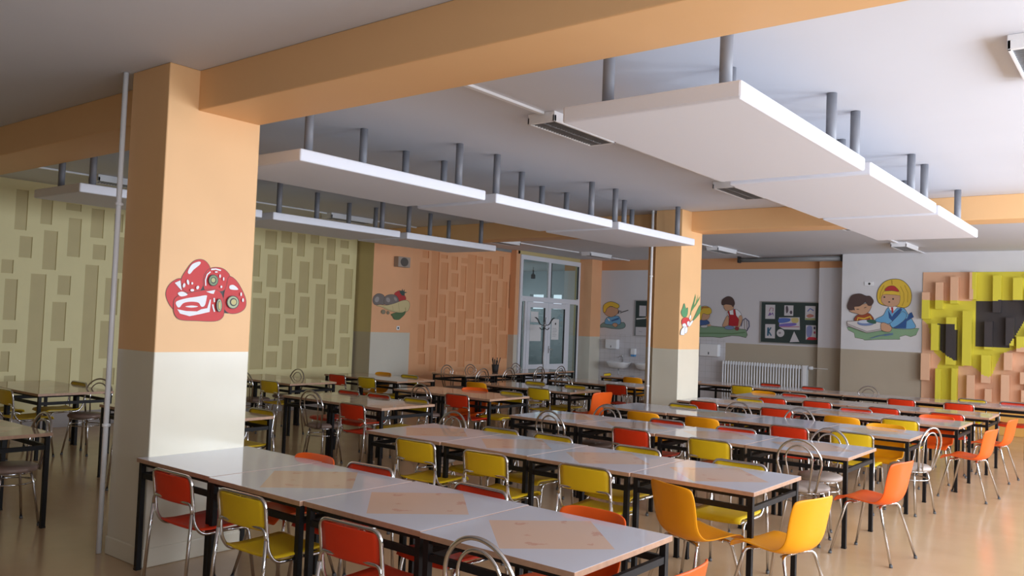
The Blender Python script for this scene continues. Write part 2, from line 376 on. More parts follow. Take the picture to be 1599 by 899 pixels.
tag(o, 'projecting block relief painted peach, yellow and black on the far wall', 'wall relief')
b = B(); box(b, on_y(1442, 425, YR).x, XW-.3, YR-.22, YR-.001, 0, .466); o = obj('relief_plinth', b, mat('amber_base_paint', (.80, .42, .10), .4), bevel=.006)
tag(o, 'plain amber base below the peach and yellow block relief', 'plinth')

# ---- columns
def column(x0, x1, y0, y1, side=None):
    b = B(); box(b, x0, x1, y0, y1, 0, ZC)
    box(b, x0-.008, x1+.008, y0-.008, y1+.008, 0, .13)
    if side: box(b, side[0], side[1], side[2], side[3], 0, ZC)
    return b
o = obj('column', column(-5.95, -5.44, 3.0, 3.75), m_col, bevel=.008); tag(o, 'broad orange and cream column with red peppers painted on it', 'column')
o = obj('column', column(-5.86, -5.44, 10.85, 11.52, (-6.22, -5.87, 11.3, 11.56)), m_col, bevel=.008); tag(o, 'farther orange and cream column with a painted radish and spring onions', 'column')
def pipe(x, y, lab):
    t = thing('heating_pipe', lab, 'pipe', (x, y, 0))
    b = B(); tube(b, [(0, 0, .004), (0, 0, ZC-.002)], .019, 12); obj('pipe_run', b, m_pipe, t)
    for z in (.9, 2.5):
        b = B(); lathe(b, [(.021, z), (.026, z+.003), (.026, z+.022), (.021, z+.025)], 12); box(b, -.008, .008, .0, .03, z+.005, z+.02)
        obj('pipe_clip', b, m_pipe, t)
pipe(-5.985, 2.965, 'thin white pipe running floor to ceiling beside the peppers column')
pipe(-5.90, 10.82, 'thin white pipe running up beside the farther column')

# ---- ceiling rafts
def make_raft(w_, l_, label):
    t = thing('acoustic_raft', label, 'ceiling panel', (0, 0, 0), 0, 'white rafts under the ceiling')
    b = B(); box(b, -w_/2, w_/2, -l_/2, l_/2, 2.943, 3.04); obj('raft_board', b, m_raft, t, bevel=.014)
    for (px_, py_) in ((-w_/2+.18, -l_/2+.21), (w_/2-.18, -l_/2+.21), (-w_/2+.18, l_/2-.21), (w_/2-.18, l_/2-.21), (0, 0)):
        b = B(); tube(b, [(px_, py_, 3.038), (px_, py_, ZC-.001)], .036, 14); obj('post', b, m_post, t)
    return t
spans = ((3.97, 6.20), (6.36, 8.59), (8.73, 10.83))
raft0 = None
for rn, (x0, x1) in (('nearest the windows', (-2.78, -1.69)), ('in the middle line', (-6.33, -5.22)), ('by the yellow wall', (-9.95, -8.86))):
    for k, (y0, y1) in enumerate(spans):
        lab = 'white ceiling raft %s, %s' % (rn, ('first from the front beam', 'second from the front beam', 'third, close to the second beam')[k])
        if raft0 is None: raft0 = make_raft(1.10, 2.23, lab); o = raft0
        else: o = dup(raft0, (0, 0, 0), 0, lab)
        if k == 2: o.scale.y = (y1-y0)/2.23
        o.location = ((x0+x1)/2, (y0+y1)/2, 0)

# ---- fluorescent lights (switched off) with conduits
def make_lamp(label):
    t = thing('ceiling_light', label, 'ceiling light', (0, 0, ZC), 0, 'louvred ceiling lights')
    b = B(); box(b, -.135, .135, -.48, .48, -.035, 0); box(b, -.135, -.115, -.48, .48, -.085, -.03); box(b, .115, .135, -.48, .48, -.085, -.03); box(b, -.135, .135, -.48, -.45, -.085, -.03); box(b, -.135, .135, .45, .48, -.085, -.03)
    obj('housing', b, m_white, t, bevel=.004)
    b = B()
    for i in range(24): y = -.44+i*.88/23; box(b, -.113, .113, y-.002, y+.002, -.083, -.045)
    for x in (-.0,): box(b, x-.004, x+.004, -.45, .45, -.084, -.04)
    obj('louvre', b, m_grille, t)
    for x in (-.064, .064):
        b = B(); tube(b, [(x, -.42, -.05), (x, .42, -.05)], .013, 8); obj('tube', b, mat('tube_glass', (.85, .85, .85), .3), t)
    return t
lamp0 = None
for x, y, lab in ((-4.0, 5.88, 'by the end of the first raft nearest the windows'), (-3.98, 9.42, 'under the second raft line, before the second beam'), (-3.80, 13.0, 'just beyond the second beam'), (-3.78, 16.6, 'in front of the children mural wall'),
                  (-.56, 5.78, 'close to the windows'), (-.56, 9.3, 'close to the windows, beyond the first'), (-7.3, 16.4, 'in front of the rolled screen'), (-11.05, 5.6, 'above the yellow relief, near the front beam'), (-11.1, 9.5, 'above the yellow relief, near the loudspeaker'), (-10.9, 13.5, 'above the orange relief'), (-10.7, 16.9, 'before the glazed door')):
    lab = 'white louvred ceiling light, switched off, '+lab
    if lamp0 is None: lamp0 = make_lamp(lab); o = lamp0
    else: o = dup(lamp0, (0, 0, 0), 0, lab)
    o.location = (x, y, ZC)
for x, segs, lab in ((-3.98, ((3.75, 5.39), (6.37, 8.93), (9.91, 11.14)), 'between the lights near the windows'), (-3.80, ((11.61, 12.51), (13.49, 16.11), (17.09, 18.24)), 'beyond the second beam'), (-11.08, ((3.75, 5.11), (6.09, 9.01), (9.99, 11.14)), 'above the yellow relief'), (-10.9, ((11.61, 13.01), (13.99, 16.41), (17.39, 18.79)), 'above the orange relief'), (-7.3, ((11.61, 15.91), (16.89, 18.79)), 'leading to the light before the screen')):
    for q, (a, c) in enumerate(segs):
        b = B(); box(b, x-.02, x+.02, a, c, ZC-.022, ZC-.001)
        tag(obj('cable_conduit', b, m_white), 'white ceiling conduit %s, %s run' % (lab, ('nearest', 'middle', 'farthest')[q]), 'conduit', 'ceiling conduits')

# ---- glazed door with transom
XD = XP
def slab(bm, y0, y1, z0, z1, x0=-.03, x1=.03): box(bm, XD+x0, XD+x1, y0, y1, z0, z1)
t = bpy.data.objects.new('door_1', None); C.objects.link(t); t['kind'] = 'structure'
DT = 3.36; TZ0, TZ1 = 2.28, 2.40
b = B(); slab(b, DY0+.01, DY0+.10, 0.002, DT-.08); slab(b, DY1-.09, DY1-.01, 0.002, DT-.08); slab(b, DY0+.01, DY1-.01, DT-.08, DT+.03); slab(b, DY0+.10, DY1-.09, TZ0, TZ1)
ym = 16.93; slab(b, ym-.05, ym+.05, TZ1, DT-.08)
slab(b, 15.95, 16.03, 0.002, TZ0); slab(b, 17.78, 17.86, 0.002, TZ0)
obj('door_frame', b, m_alu, t, bevel=.004)
b = B(); slab(b, ym+.045, ym+.075, TZ1+.02, DT-.09, .0, .034); slab(b, DY1-.12, DY1-.095, TZ1+.02, DT-.09, 0, .034); slab(b, DY1-.12, DY1-.095, .1, TZ0-.02, 0, .034); slab(b, DY0+.1, DY0+.12, .1, TZ0-.02, 0, .034)
obj('door_seal', b, m_dark, t)
for (a, c, nme) in ((16.04, 16.90, 'door_leaf'), (16.91, 17.77, 'door_leaf')):
    b = B(); slab(b, a, a+.12, .02, TZ0-.01, -.025, .035); slab(b, c-.12, c, .02, TZ0-.01, -.025, .035); slab(b, a+.12, c-.12, TZ0-.14, TZ0-.01, -.025, .035); slab(b, a+.12, c-.12, .02, .75, -.025, .035)
    lf = obj(nme, b, m_alu, t, bevel=.004)
    b = B(); slab(b, a+.12, c-.12, .75, TZ0-.14, -.004, .004); obj('pane', b, m_glass, lf)
    b = B(); slab(b, c-.145, c-.12, .75, TZ0-.14, .0, .03); obj('seal', b, m_dark, lf)
    if a > 16.5:
        b = B(); tube(b, [(XD+.035, a+.05, 1.12), (XD+.075, a+.05, 1.12), (XD+.08, a+.17, 1.12)], .011, 8); box(b, XD+.033, XD+.042, a+.03, a+.07, 1.02, 1.2); obj('handle', b, m_chrome, lf)
b = B(); slab(b, DY0+.1, ym-.05, TZ1, DT-.08, -.004, .004); obj('pane', b, m_glass, t)
b = B(); slab(b, ym+.05, DY1-.09, TZ1, DT-.08, -.004, .004); obj('pane', b, m_glass, t)
b = B(); slab(b, DY0+.1, 15.95, .1, TZ0, -.004, .004); obj('pane', b, m_glass, t)
b = B(); slab(b, 17.86, DY1-.09, .1, TZ0, -.004, .004); obj('pane', b, m_glass, t)
def door_paper(y0, y1, z0, z1, lab):
    b = B(); box(b, XD+.006, XD+.009, y0, y1, z0, z1); o = obj('paper_notice', b, m_paper)
    tag(o, lab, 'notice'); return o
door_paper(16.22, 16.52, 1.78, 2.04, 'square white notice high on the nearer door leaf glass')
door_paper(16.20, 16.66, 1.32, 1.72, 'wide white sheet below the square notice on the door glass')
o = door_paper(17.10, 17.42, 1.36, 1.88, 'tall white notice with a dark emblem on the farther door leaf')
b = B(); lathe(b, [(.028, 0), (.028, .002)], 12); e = obj('emblem', b, m_dark, o); e.rotation_euler = (0, PI/2, 0); e.location = (XD+.0092, 17.27, 1.76)
for k in range(6):
    b = B(); box(b, XD+.0092, XD+.0098, 17.15, 17.15+random.uniform(.14, .22), 1.64-k*.04, 1.648-k*.04); obj('text_line', b, mat('ink_grey', (.35, .35, .38), .7), o)
# corridor behind the door
b = B(); XC0, XC1 = -17.2, XP-.16; CZ = 3.42
box(b, XC0, XC1, 14.2, 21.5, -.2, -.002); box(b, XC0, XC1, 14.2, 21.5, CZ, CZ+.2); box(b, XC0, XL-.3, 14.0, 14.2, 0, CZ)
box(b, XC0, XC1, 21.5, 21.7, 0, 2.22); box(b, XC0, XC1, 21.5, 21.7, 2.68, CZ)
for a, c in ((XC0, -16.75), (-16.4, -16.1), (-15.55, -15.3), (-14.85, -14.65), (-14.2, -13.9), (-13.4, XC1)): box(b, a, c, 21.5, 21.7, 2.22, 2.68)
box(b, XC0-.2, XC0, 14.0, 21.7, 0, 1.9); box(b, XC0-.2, XC0, 14.0, 21.7, 2.75, CZ)
for a in (14.0, 15.9, 17.6, 19.3, 21.0): box(b, XC0-.2, XC0, a, a+.7, 1.9, 2.75)
struct('wall_corridor', b, m_corr)
b = B(); box(b, -15.4, -15.1, 16.5, 19.5, 3.30, 3.38); o = obj('corridor_light', b, mat('pale_green_tube', (.7, .85, .65), .4)); tag(o, 'pale strip light on the corridor ceiling behind the glazed door', 'ceiling light')
b = B(); lathe(b, [(.05, 0), (.06, .03), (.055, .10), (.02, .13)], 16); box(b, -.012, .012, -.012, .012, .12, .22); o = obj('camera_dome', b, m_dark); p_ = on_x(838, 414, -12.5); o.location = (p_.x-.1, p_.y, 2.88)
tag(o, 'small black dome hanging behind the transom glass', 'camera')
b = B(); tube(b, [(0, 0, .22), (0, 0, .30)], .006, 6)
bm_cable = obj('hanger', b, m_dark, o)

# ---- things on the walls
t = thing('loudspeaker', 'beige box loudspeaker with round grille high on orange pier', 'loudspeaker', (0, 0, 0))
p0 = on_x(622, 400, XP+.12); p1 = on_x(640, 418, XP+.12)
b = B(); box(b, XP+.001, XP+.13, p0.y, p1.y, p1.z, p0.z); obj('cabinet', b, mat('speaker_beige', (.40, .33, .27), .6), t, bevel=.006)
b = B(); cy_, cz_ = (p0.y+p1.y)/2, (p0.z+p1.z)/2; n = 20
vs = [b.verts.new((XP+.135, cy_+.105*math.cos(2*PI*i/n), cz_+.085*math.sin(2*PI*i/n))) for i in range(n)]; b.faces.new(vs)
vs2 = [b.verts.new((XP+.125, cy_+.11*math.cos(2*PI*i/n), cz_+.09*math.sin(2*PI*i/n))) for i in range(n)]
for i in range(n): b.faces.new((vs[i], vs[(i+1) % n], vs2[(i+1) % n], vs2[i]))
obj('grille', b, mat('speaker_grille', (.10, .09, .08), .6), t)
def switch(p, axis, lab):
    b = B()
    if axis == 'x': box(b, p.x+.001, p.x+.014, p.y-.04, p.y+.04, p.z-.04, p.z+.04)
    else: box(b, p.x-.09, p.x+.09, p.y-.014, p.y-.001, p.z-.04, p.z+.04)
    o = obj('wall_socket', b, m_white, bevel=.003); tag(o, lab, 'wall socket')
    b = B(); n = 14
    d = .0152
    vs = [b.verts.new((p.x+d, p.y+.02*math.cos(2*PI*i/n), p.z+.02*math.sin(2*PI*i/n)) if axis == 'x' else (p.x+.01+.024*math.cos(2*PI*i/n), p.y-d, p.z+.024*math.sin(2*PI*i/n))) for i in range(n)]
    b.faces.new(vs); obj('socket_hole', b, m_dark, o)
switch(on_x(621, 512, XP), 'x', 'small white socket below the vegetable painting on the orange pier')
switch(on_y(1357, 443, YR), 'y', 'small white double socket beside the painted boy and girl')
# rolled projection screen
t = thing('projection_screen', 'long grey rolled-up screen casing under the recess ceiling', 'screen', (0, 0, 0))
b = B(); tube(b, [(-7.72, 18.38, 3.40), (-5.40, 18.38, 3.40)], .055, 16); obj('casing', b, m_screen, t)
for x in (-7.74, -5.42):
    b = B(); box(b, x-.02, x+.02, 18.31, 18.45, 3.335, ZC-.001); obj('bracket', b, m_dark, t)
# radiator
t = thing('radiator', 'long white column radiator under the pinboard', 'radiator', (0, 0, 0))
RX, RY = -8.16, 18.62
nf = 30
for i in range(nf):
    x = RX+i*(1.86/(nf-1)); b = B()
    for yy in (RY-.035,): tube(b, [(x, yy, .16), (x, yy, 1.02)], .017, 8)
    tube(b, [(x, RY-.035, 1.0), (x, RY-.02, 1.04), (x, RY+.02, 1.04), (x, RY+.035, 1.0)], .0135, 8); tube(b, [(x, RY-.035, .17), (x, RY-.02, .14), (x, RY+.02, .14), (x, RY+.035, .17)], .0135, 8)
    if i == 0: fin_me = obj('fin', b, m_white, t)
    else:
        b.free(); c = fin_me.copy(); C.objects.link(c); c.location.x = i*(1.86/(nf-1))
b = B(); box(b, RX-.02, RX+1.90, RY-.035, RY+.035, .14, .20); box(b, RX-.02, RX+1.90, RY-.035, RY+.035, .97, 1.03); box(b, RX+1.88, RX+1.97, RY-.07, RY+.07, .12, 1.05); obj('manifold', b, m_white, t, bevel=.006)
b = B(); lathe(b, [(.03, -.04), (.04, -.02), (.04, .04), (.03, .05)], 14); o = obj('valve', b, m_white, t); o.rotation_euler = (0, PI/2, 0); o.location = (RX+2.04, RY, 1.0)
b = B(); tube(b, fillet([(RX+2.06, RY, 1.0), (RX+2.42, RY, 1.0), (RX+2.42, YB-.01, 1.0)], .04), .011, 8); obj('supply_pipe', b, m_pipe, t)
b = B(); 
for x in (RX+.3, RX+1.6): box(b, x-.03, x+.03, RY-.04, RY+.04, 0.001, .15)
obj('foot', b, m_white, t)

# sinks, dispensers
def sink(x, lab):
    t = thing('wash_basin', lab, 'sink', (x, YB, 0), 0, 'wash basins in the recess')
    b = B(); prof = []
    n = 24; rings = []
    for (sx_, sy_, z) in ((.10, .09, .68), (.24, .19, .72), (.29, .24, .82), (.30, .25, .85), (.27, .22, .85), (.22, .17, .76), (.05, .05, .73)):
        rings.append([b.verts.new((sx_*math.copysign(abs(math.cos(2*PI*j/n))**.7, math.cos(2*PI*j/n)), -.25+sy_*math.copysign(abs(math.sin(2*PI*j/n))**.7, math.sin(2*PI*j/n)), z)) for j in range(n)])
    for A, D in zip(rings, rings[1:]):
        for j in range(n): b.faces.new((A[j], A[(j+1) % n], D[(j+1) % n], D[j])).smooth = True
    b.faces.new(rings[0][::-1]); b.faces.new(rings[-1])
    obj('basin', b, m_white, t)
    b = B(); tube(b, fillet([(0, -.25, .69), (0, -.25, .5), (0, -.1, .48), (0, -.003, .48)], .06), .02, 10); obj('drain_trap', b, m_grille, t)
    b = B(); tube(b, fillet([(0, -.06, .84), (0, -.06, .98), (0, -.2, .97), (0, -.2, .94)], .04), .012, 8); lathe(b, [(.02, .985), (.024, 1.0), (.02, 1.02)], 10, (0, -.06)); obj('tap', b, m_chrome, t)
    return t
sink(-10.97, 'white wash basin under the soap dispenser in the recess')
sink(-10.15, 'second white wash basin, partly behind the farther column')
def dispenser(px0, py0, px1, py1, lab):
    a = on_y(px0, py0, YB-.14); c = on_y(px1, py1, YB-.14)
    t = thing('towel_dispenser', lab, 'dispenser', ((a.x+c.x)/2, YB, c.z)); w_ = (c.x-a.x)/2; h = a.z-c.z
    b = B(); box(b, -w_, w_, -.14, -.001, 0, h); obj('case', b, m_white, t, bevel=.02)
    b = B(); box(b, -w_*.05, w_*.05, -.143, -.138, h*.15, h*.35); obj('slot', b, m_dark, t)
dispenser(945, 529, 963, 545, 'white paper towel dispenser left of the soap dispenser')
dispenser(1092, 536, 1121, 557, 'white paper towel dispenser left of the radiator')
a = on_y(984, 544, YB-.1)
t = thing('soap_dispenser', 'small white soap dispenser with blue soap above the basin', 'dispenser', (a.x+.07, YB, a.z-.2))
b = B(); box(b, -.06, .06, -.1, -.001, .05, .2); obj('case', b, m_white, t, bevel=.01)
b = B(); box(b, -.055, .055, -.095, -.005, 0, .05); obj('soap_tank', b, mat('blue_soap', (.08, .3, .6), .3), t, bevel=.008)

# ------------------------------------------------------------------ flat painted work
PAL = {}
def pal(c):
    if c not in PAL: PAL[c] = mat('paint_%d_%d_%d' % tuple(int(v*255) for v in c), c, .55)
    return PAL[c]
def smooth(P, n=4):
    out = []; k = len(P)
    for i in range(k):
        p0, p1, p2, p3 = P[i-1], P[i], P[(i+1) % k], P[(i+2) % k]
        for j in range(n):
            t = j/n
            out.append(tuple(.5*((2*p1[q])+(-p0[q]+p2[q])*t+(2*p0[q]-5*p1[q]+4*p2[q]-p3[q])*t*t+(-p0[q]+3*p1[q]-3*p2[q]+p3[q])*t**3) for q in (0, 1)))
    return out
def grow(P, d):
    A = sum(P[i-1][0]*P[i][1]-P[i][0]*P[i-1][1] for i in range(len(P))); s = 1 if A > 0 else -1; out = []
    for i in range(len(P)):
        (x0, y0), (x1, y1), (x2, y2) = P[i-1], P[i], P[(i+1) % len(P)]
        tx, ty = x2-x0, y2-y0; L_ = math.hypot(tx, ty) or 1
        out.append((x1+s*ty/L_*d, y1-s*tx/L_*d))
    return out
def ell(cx, cy, rx, ry, n=16, rot=0): return [(cx+rx*math.cos(2*PI*i/n)*math.cos(rot)-ry*math.sin(2*PI*i/n)*math.sin(rot), cy+rx*math.cos(2*PI*i/n)*math.sin(rot)+ry*math.sin(2*PI*i/n)*math.cos(rot)) for i in range(n)]
def line(pts, w_):
    L_, R_ = [], []
    for i, p in enumerate(pts):
        a = pts[max(i-1, 0)]; c = pts[min(i+1, len(pts)-1)]; tx, ty = c[0]-a[0], c[1]-a[1]; l = math.hypot(tx, ty) or 1
        L_.append((p[0]-ty/l*w_/2, p[1]+tx/l*w_/2)); R_.append((p[0]+ty/l*w_/2, p[1]-tx/l*w_/2))
    return L_+R_[::-1]
def painting(name, plane, val, sc, ox, oy, layers, label=None, cat=None, parent=None, start=.002, step=.0006, group=None):
    """layers: (colour, polygon, 's' smooth / 'p' plain, outline width)"""
    b = B(); mats = []; d = start
    for L_ in layers:
        c, P, mode, ow = (list(L_)+['s', 0])[:4] if len(L_) < 4 else L_
        if mode == 's': P = smooth(P)
        todo = [((.09, .06, .05), grow(P, ow))] if ow else []
        todo.append((c, P))
        for cc, PP in todo:
            m = pal(cc)
            if m not in mats: mats.append(m)
            vs = []
            for (x, y) in PP:
                q = on_x(ox+x/sc, oy+y/sc, val) if plane == 'x' else on_y(ox+x/sc, oy+y/sc, val)
                if plane == 'x': q.x += d
                else: q.y -= d
                vs.append(b.verts.new(q))
            f = b.faces.new(vs); f.material_index = mats.index(m)
            f.normal_update()
            if (plane == 'x' and f.normal.x < 0) or (plane == 'y' and f.normal.y > 0): f.normal_flip()
            d += step
    bmesh.ops.triangulate(b, faces=b.faces)
    o = obj(name, b, mats, parent, recalc=False)
    if label: tag(o, label, cat, group)
    return o
RED = (.62, .035, .035); W_ = (.85, .86, .88); K_ = (.05, .05, .05); GRN = (.22, .33, .17); OLV = (.5, .5, .22)
SK = (.62, .36, .22); HY = (.78, .53, .06); HYd = (.45, .28, .03); HB = (.09, .055, .05); BL1 = (.16, .42, .68); BL2 = (.03, .10, .30); TG = (.26, .42, .25); RD = (.5, .04, .04)
painting('wall_mural', 'x', -5.44, 5.994, 240, 380, [
 (K_, [(420,440),(470,380),(640,420),(680,420),(665,500),(650,600),(700,655),(640,650),(560,560),(400,520)], 'p', 0),
 (RED, [(250,330),(180,355),(130,410),(113,480),(140,560),(185,615),(220,600),(290,500),(280,400)], 's', 4),
 (RED, [(430,150),(480,165),(520,215),(515,260),(475,320),(460,390),(420,450),(340,470),(275,430),(255,340),(310,240),(370,170)], 's', 4),
 (RED, [(520,238),(590,225),(660,245),(710,305),(700,370),(650,440),(560,445),(480,440),(462,360),(475,290)], 's', 4),
 (RED, [(705,310),(770,350),(830,450),(860,540),(845,610),(780,650),(700,650),(655,600),(655,480),(680,390)], 's', 4),
 (RED, [(200,510),(300,470),(450,440),(560,430),(620,460),(650,530),(655,620),(640,690),(570,725),(400,722),(250,712),(195,665),(183,590)], 's', 4),
 (W_, [(315,265),(355,195),(425,170),(430,195),(370,245),(335,285)], 's', 0), (W_, [(192,368),(245,345),(258,440),(230,412)], 'p', 0), (W_, [(220,465),(265,450),(312,480),(250,495)], 's', 0),
 (W_, [(205,545),(290,515),(400,498),(485,485),(490,510),(472,580),(440,590),(410,552),(330,545),(270,560),(238,597),(215,590)], 's', 0),
 (W_, [(215,615),(300,632),(400,635),(440,615),(495,605),(520,525),(530,525),(518,640),(430,660),(330,680),(240,655)], 'p', 0),
 (W_, [(290,590),(350,580),(410,590),(350,600)], 's', 0), (W_, [(485,450),(570,435),(555,472),(530,468)], 'p', 0), (W_, [(705,395),(745,390),(785,432),(710,428)], 's', 0),
 (W_, line([(480,395),(478,340),(495,290),(525,265)], 12), 'p', 0), (W_, line([(530,243),(575,240),(622,252)], 14), 'p', 0), (W_, line([(545,570),(550,600),(562,638)], 14), 'p', 0), (W_, line([(558,510),(560,548)], 13), 'p', 0)]
 + [(W_, ell(*e), 'p', 0) for e in ((313,362,11,26,12,-.2),(276,392,12,22,12,.2),(352,373,9,12),(403,412,13,18,12,.4),(352,437,18,12),(612,305,8,17),(645,332,7,17),(623,405,9,12),(808,475,8,18),(825,530,9,18),(575,267,14,7))]
 + [(c, ell(*e), 'p', 0) for c, e in ((K_, (548,345,46,54)), (GRN, (548,345,40,47)), (K_, (548,345,27,31)), (OLV, (546,343,19,22)), (K_, (730,550,58,62)), ((.45,.50,.30), (730,550,51,55)), (K_, (733,548,35,38)), ((.6,.52,.22), (736,548,25,27)), (K_, (600,578,28,64)), ((.45,.50,.30), (601,578,22,57)), (K_, (600,580,14,44)), ((.62,.52,.2), (602,580,10,38)))],
 'painted heap of red bell peppers on the broad near column', 'mural', step=.0004)
GB = (.20, .17, .155)
painting('wall_mural', 'x', XP, 14.986, 575, 440, [
 (RD, [(610,280),(680,220),(760,210),(840,300),(880,400),(800,460),(700,470),(650,350)], 's', 5), ((.05, .09, .08), [(740,260),(730,190),(770,215),(800,160),(810,220),(850,170),(845,230),(910,245),(850,265),(850,320),(790,320)], 'p', 0),
 (GB, [(110,400),(150,320),(240,275),(350,310),(380,400),(370,520),(280,520),(160,530),(115,470)], 's', 8), (GB, [(370,420),(400,340),(500,300),(620,310),(690,380),(700,460),(600,510),(480,530),(380,520)], 's', 8),
 ((.38, .34, .32), ell(200,410,50,70,14,.3), 'p', 0), ((.36, .32, .3), ell(460,420,45,60,14,-.4), 'p', 0), ((.34, .3, .28), ell(630,400,30,50,14,-.5), 'p', 0),
 ((.66, .55, .28), [(180,550),(300,540),(420,550),(620,500),(780,440),(880,430),(950,480),(960,580),(900,690),(740,715),(560,690),(420,640),(300,580)], 's', 6),
 ((.45, .36, .15), line([(330,570),(480,650),(640,690),(800,690)], 9), 'p', 0), ((.45, .36, .15), line([(560,560),(580,680)], 7), 'p', 0), ((.45, .36, .15), line([(700,500),(720,700)], 7), 'p', 0), ((.45, .36, .15), line([(860,600),(870,690)], 18), 'p', 0),
 ((.10, .17, .07), [(530,760),(640,720),(780,720),(860,690),(840,760),(760,840),(700,880),(600,870),(560,800)], 's', 5), ((.26, .22, .14), ell(345,700,50,50), 'p', 3), ((.26, .22, .14), ell(455,720,32,38), 'p', 3)],
 'painted bowl of cabbages, tomato and greens on the orange pier', 'mural', step=.0006)
painting('wall_mural', 'x', -5.44, 10.58, 1055, 450, [
 ((.10, .24, .09), [(237,430),(255,330),(290,220),(325,90),(330,150),(300,290),(262,370),(250,440)], 'p', 0), ((.14, .3, .10), [(245,430),(270,330),(330,240),(370,100),(355,210),(310,310),(262,380)], 'p', 0), ((.12, .28, .1), [(290,320),(400,125),(385,190),(320,300)], 'p', 0),
 ((.10, .26, .10), [(280,525),(320,440),(360,350),(400,280),(412,320),(400,400),(340,480),(290,530)], 's', 3), ((.10, .32, .14), [(120,470),(85,400),(110,330),(138,250),(165,340),(195,320),(190,420),(165,470)], 's', 4),
 (W_, [(225,460),(240,440),(250,470),(235,510),(215,520)], 's', 2), ((.66, .05, .05), [(100,520),(140,485),(200,490),(230,550),(190,635),(140,600),(95,590)], 's', 3),
 (W_, [(110,590),(150,580),(175,640),(110,630)], 's', 2), (W_, [(180,560),(215,545),(220,600),(190,620)], 's', 1), (W_, [(275,530),(265,570),(225,625),(205,620),(230,560)], 's', 2), (W_, [(70,760),(80,690),(120,640),(150,650),(130,760),(100,770)], 's', 3), (W_, [(135,700),(150,640),(180,650),(175,720),(140,745)], 's', 3)],
 'painted radish and white spring onions on the farther column', 'mural', step=.0006)
painting('wall_mural', 'y', YR, 7.493, 1310, 420, [
 (TG, [(95,685),(190,660),(500,720),(620,690),(940,695),(900,770),(840,790),(780,770),(710,790),(715,820),(500,820),(300,830),(280,815),(190,800),(180,745),(110,710)], 'p', 4),
 (BL1, [(430,590),(520,540),(580,450),(700,460),(760,460),(810,530),(860,600),(885,690),(640,690),(600,640),(470,640)], 's', 5),
 (BL2, [(575,480),(620,560),(650,520),(720,460),(740,470),(680,560),(640,620),(800,580),(825,520),(850,505),(875,560),(840,580),(790,610),(785,690),(630,690),(660,640),(590,570)], 'p', 3),
 (BL1, [(620,620),(680,560),(740,500),(790,530),(760,600),(640,680),(600,640)], 's', 4), (W_, [(580,440),(620,430),(690,440),(640,495),(600,480)], 'p', 3), (RD, [(610,445),(635,445),(640,505),(622,520)], 'p', 0),
 (HY, [(640,120),(740,135),(820,210),(850,310),(830,410),(770,450),(700,440),(640,430),(540,425),(470,390),(450,320),(470,230),(540,150)], 's', 6),
 (HYd, line([(720,200),(760,280),(765,370),(740,430)], 7), 'p', 0), (HYd, line([(770,190),(810,280),(805,390)], 7), 'p', 0), (HYd, line([(530,190),(490,270),(480,350)], 7), 'p', 0), (HYd, line([(620,130),(625,180)], 10), 'p', 0),
 (SK, [(510,310),(560,285),(700,295),(715,360),(690,420),(620,440),(540,420),(500,370)], 's', 3), (HY, [(510,300),(530,260),(620,255),(715,265),(715,310),(660,300),(560,295)], 'p', 3),
 (RD, [(540,250),(580,205),(650,200),(705,262),(620,250)], 's', 3), (K_, ell(535,328,11,9), 'p', 0), (K_, ell(637,350,11,10), 'p', 0), (K_, ell(592,385,12,7), 'p', 0),
 ((.35, .07, .03), [(200,605),(200,560),(250,530),(330,515),(380,540),(400,605)], 's', 5), ((.75, .45, .05), line([(220,600),(225,570),(300,580),(370,555),(385,600)], 17), 'p', 0),
 (SK, [(185,440),(250,420),(370,400),(385,430),(350,500),(280,535),(215,520),(135,495),(140,475),(190,480)], 's', 4),
 (HB, [(105,440),(120,380),(160,310),(250,290),(320,315),(370,320),(408,375),(380,425),(340,420),(320,380),(250,430),(185,440),(170,475),(125,475)], 's', 4),
 (K_, line([(210,470),(240,470)], 7), 'p', 0), (K_, line([(300,455),(325,445)], 7), 'p', 0),
 ((.72, .68, .66), [(100,615),(340,600),(560,640),(550,690),(330,740),(110,650)], 'p', 5), ((.5, .46, .45), [(105,640),(330,730),(560,690),(550,710),(330,745),(110,665)], 'p', 3),
 ((.20, .28, .5), ell(320,630,100,32), 'p', 2), ((.62, .68, .78), ell(310,615,80,20), 'p', 0), ((.05, .13, .09), [(330,600),(400,590),(440,610),(430,640),(350,625)], 's', 0), (SK, [(500,640),(540,630),(620,680),(600,730),(530,725),(500,700)], 's', 4), ((.12, .2, .42), line([(380,810),(480,780),(640,750)], 8), 'p', 0), ((.12, .2, .42), line([(540,780),(640,765)], 8), 'p', 0)],
 'painted dark-haired boy eating beside a blond girl in blue', 'mural', step=.0008)
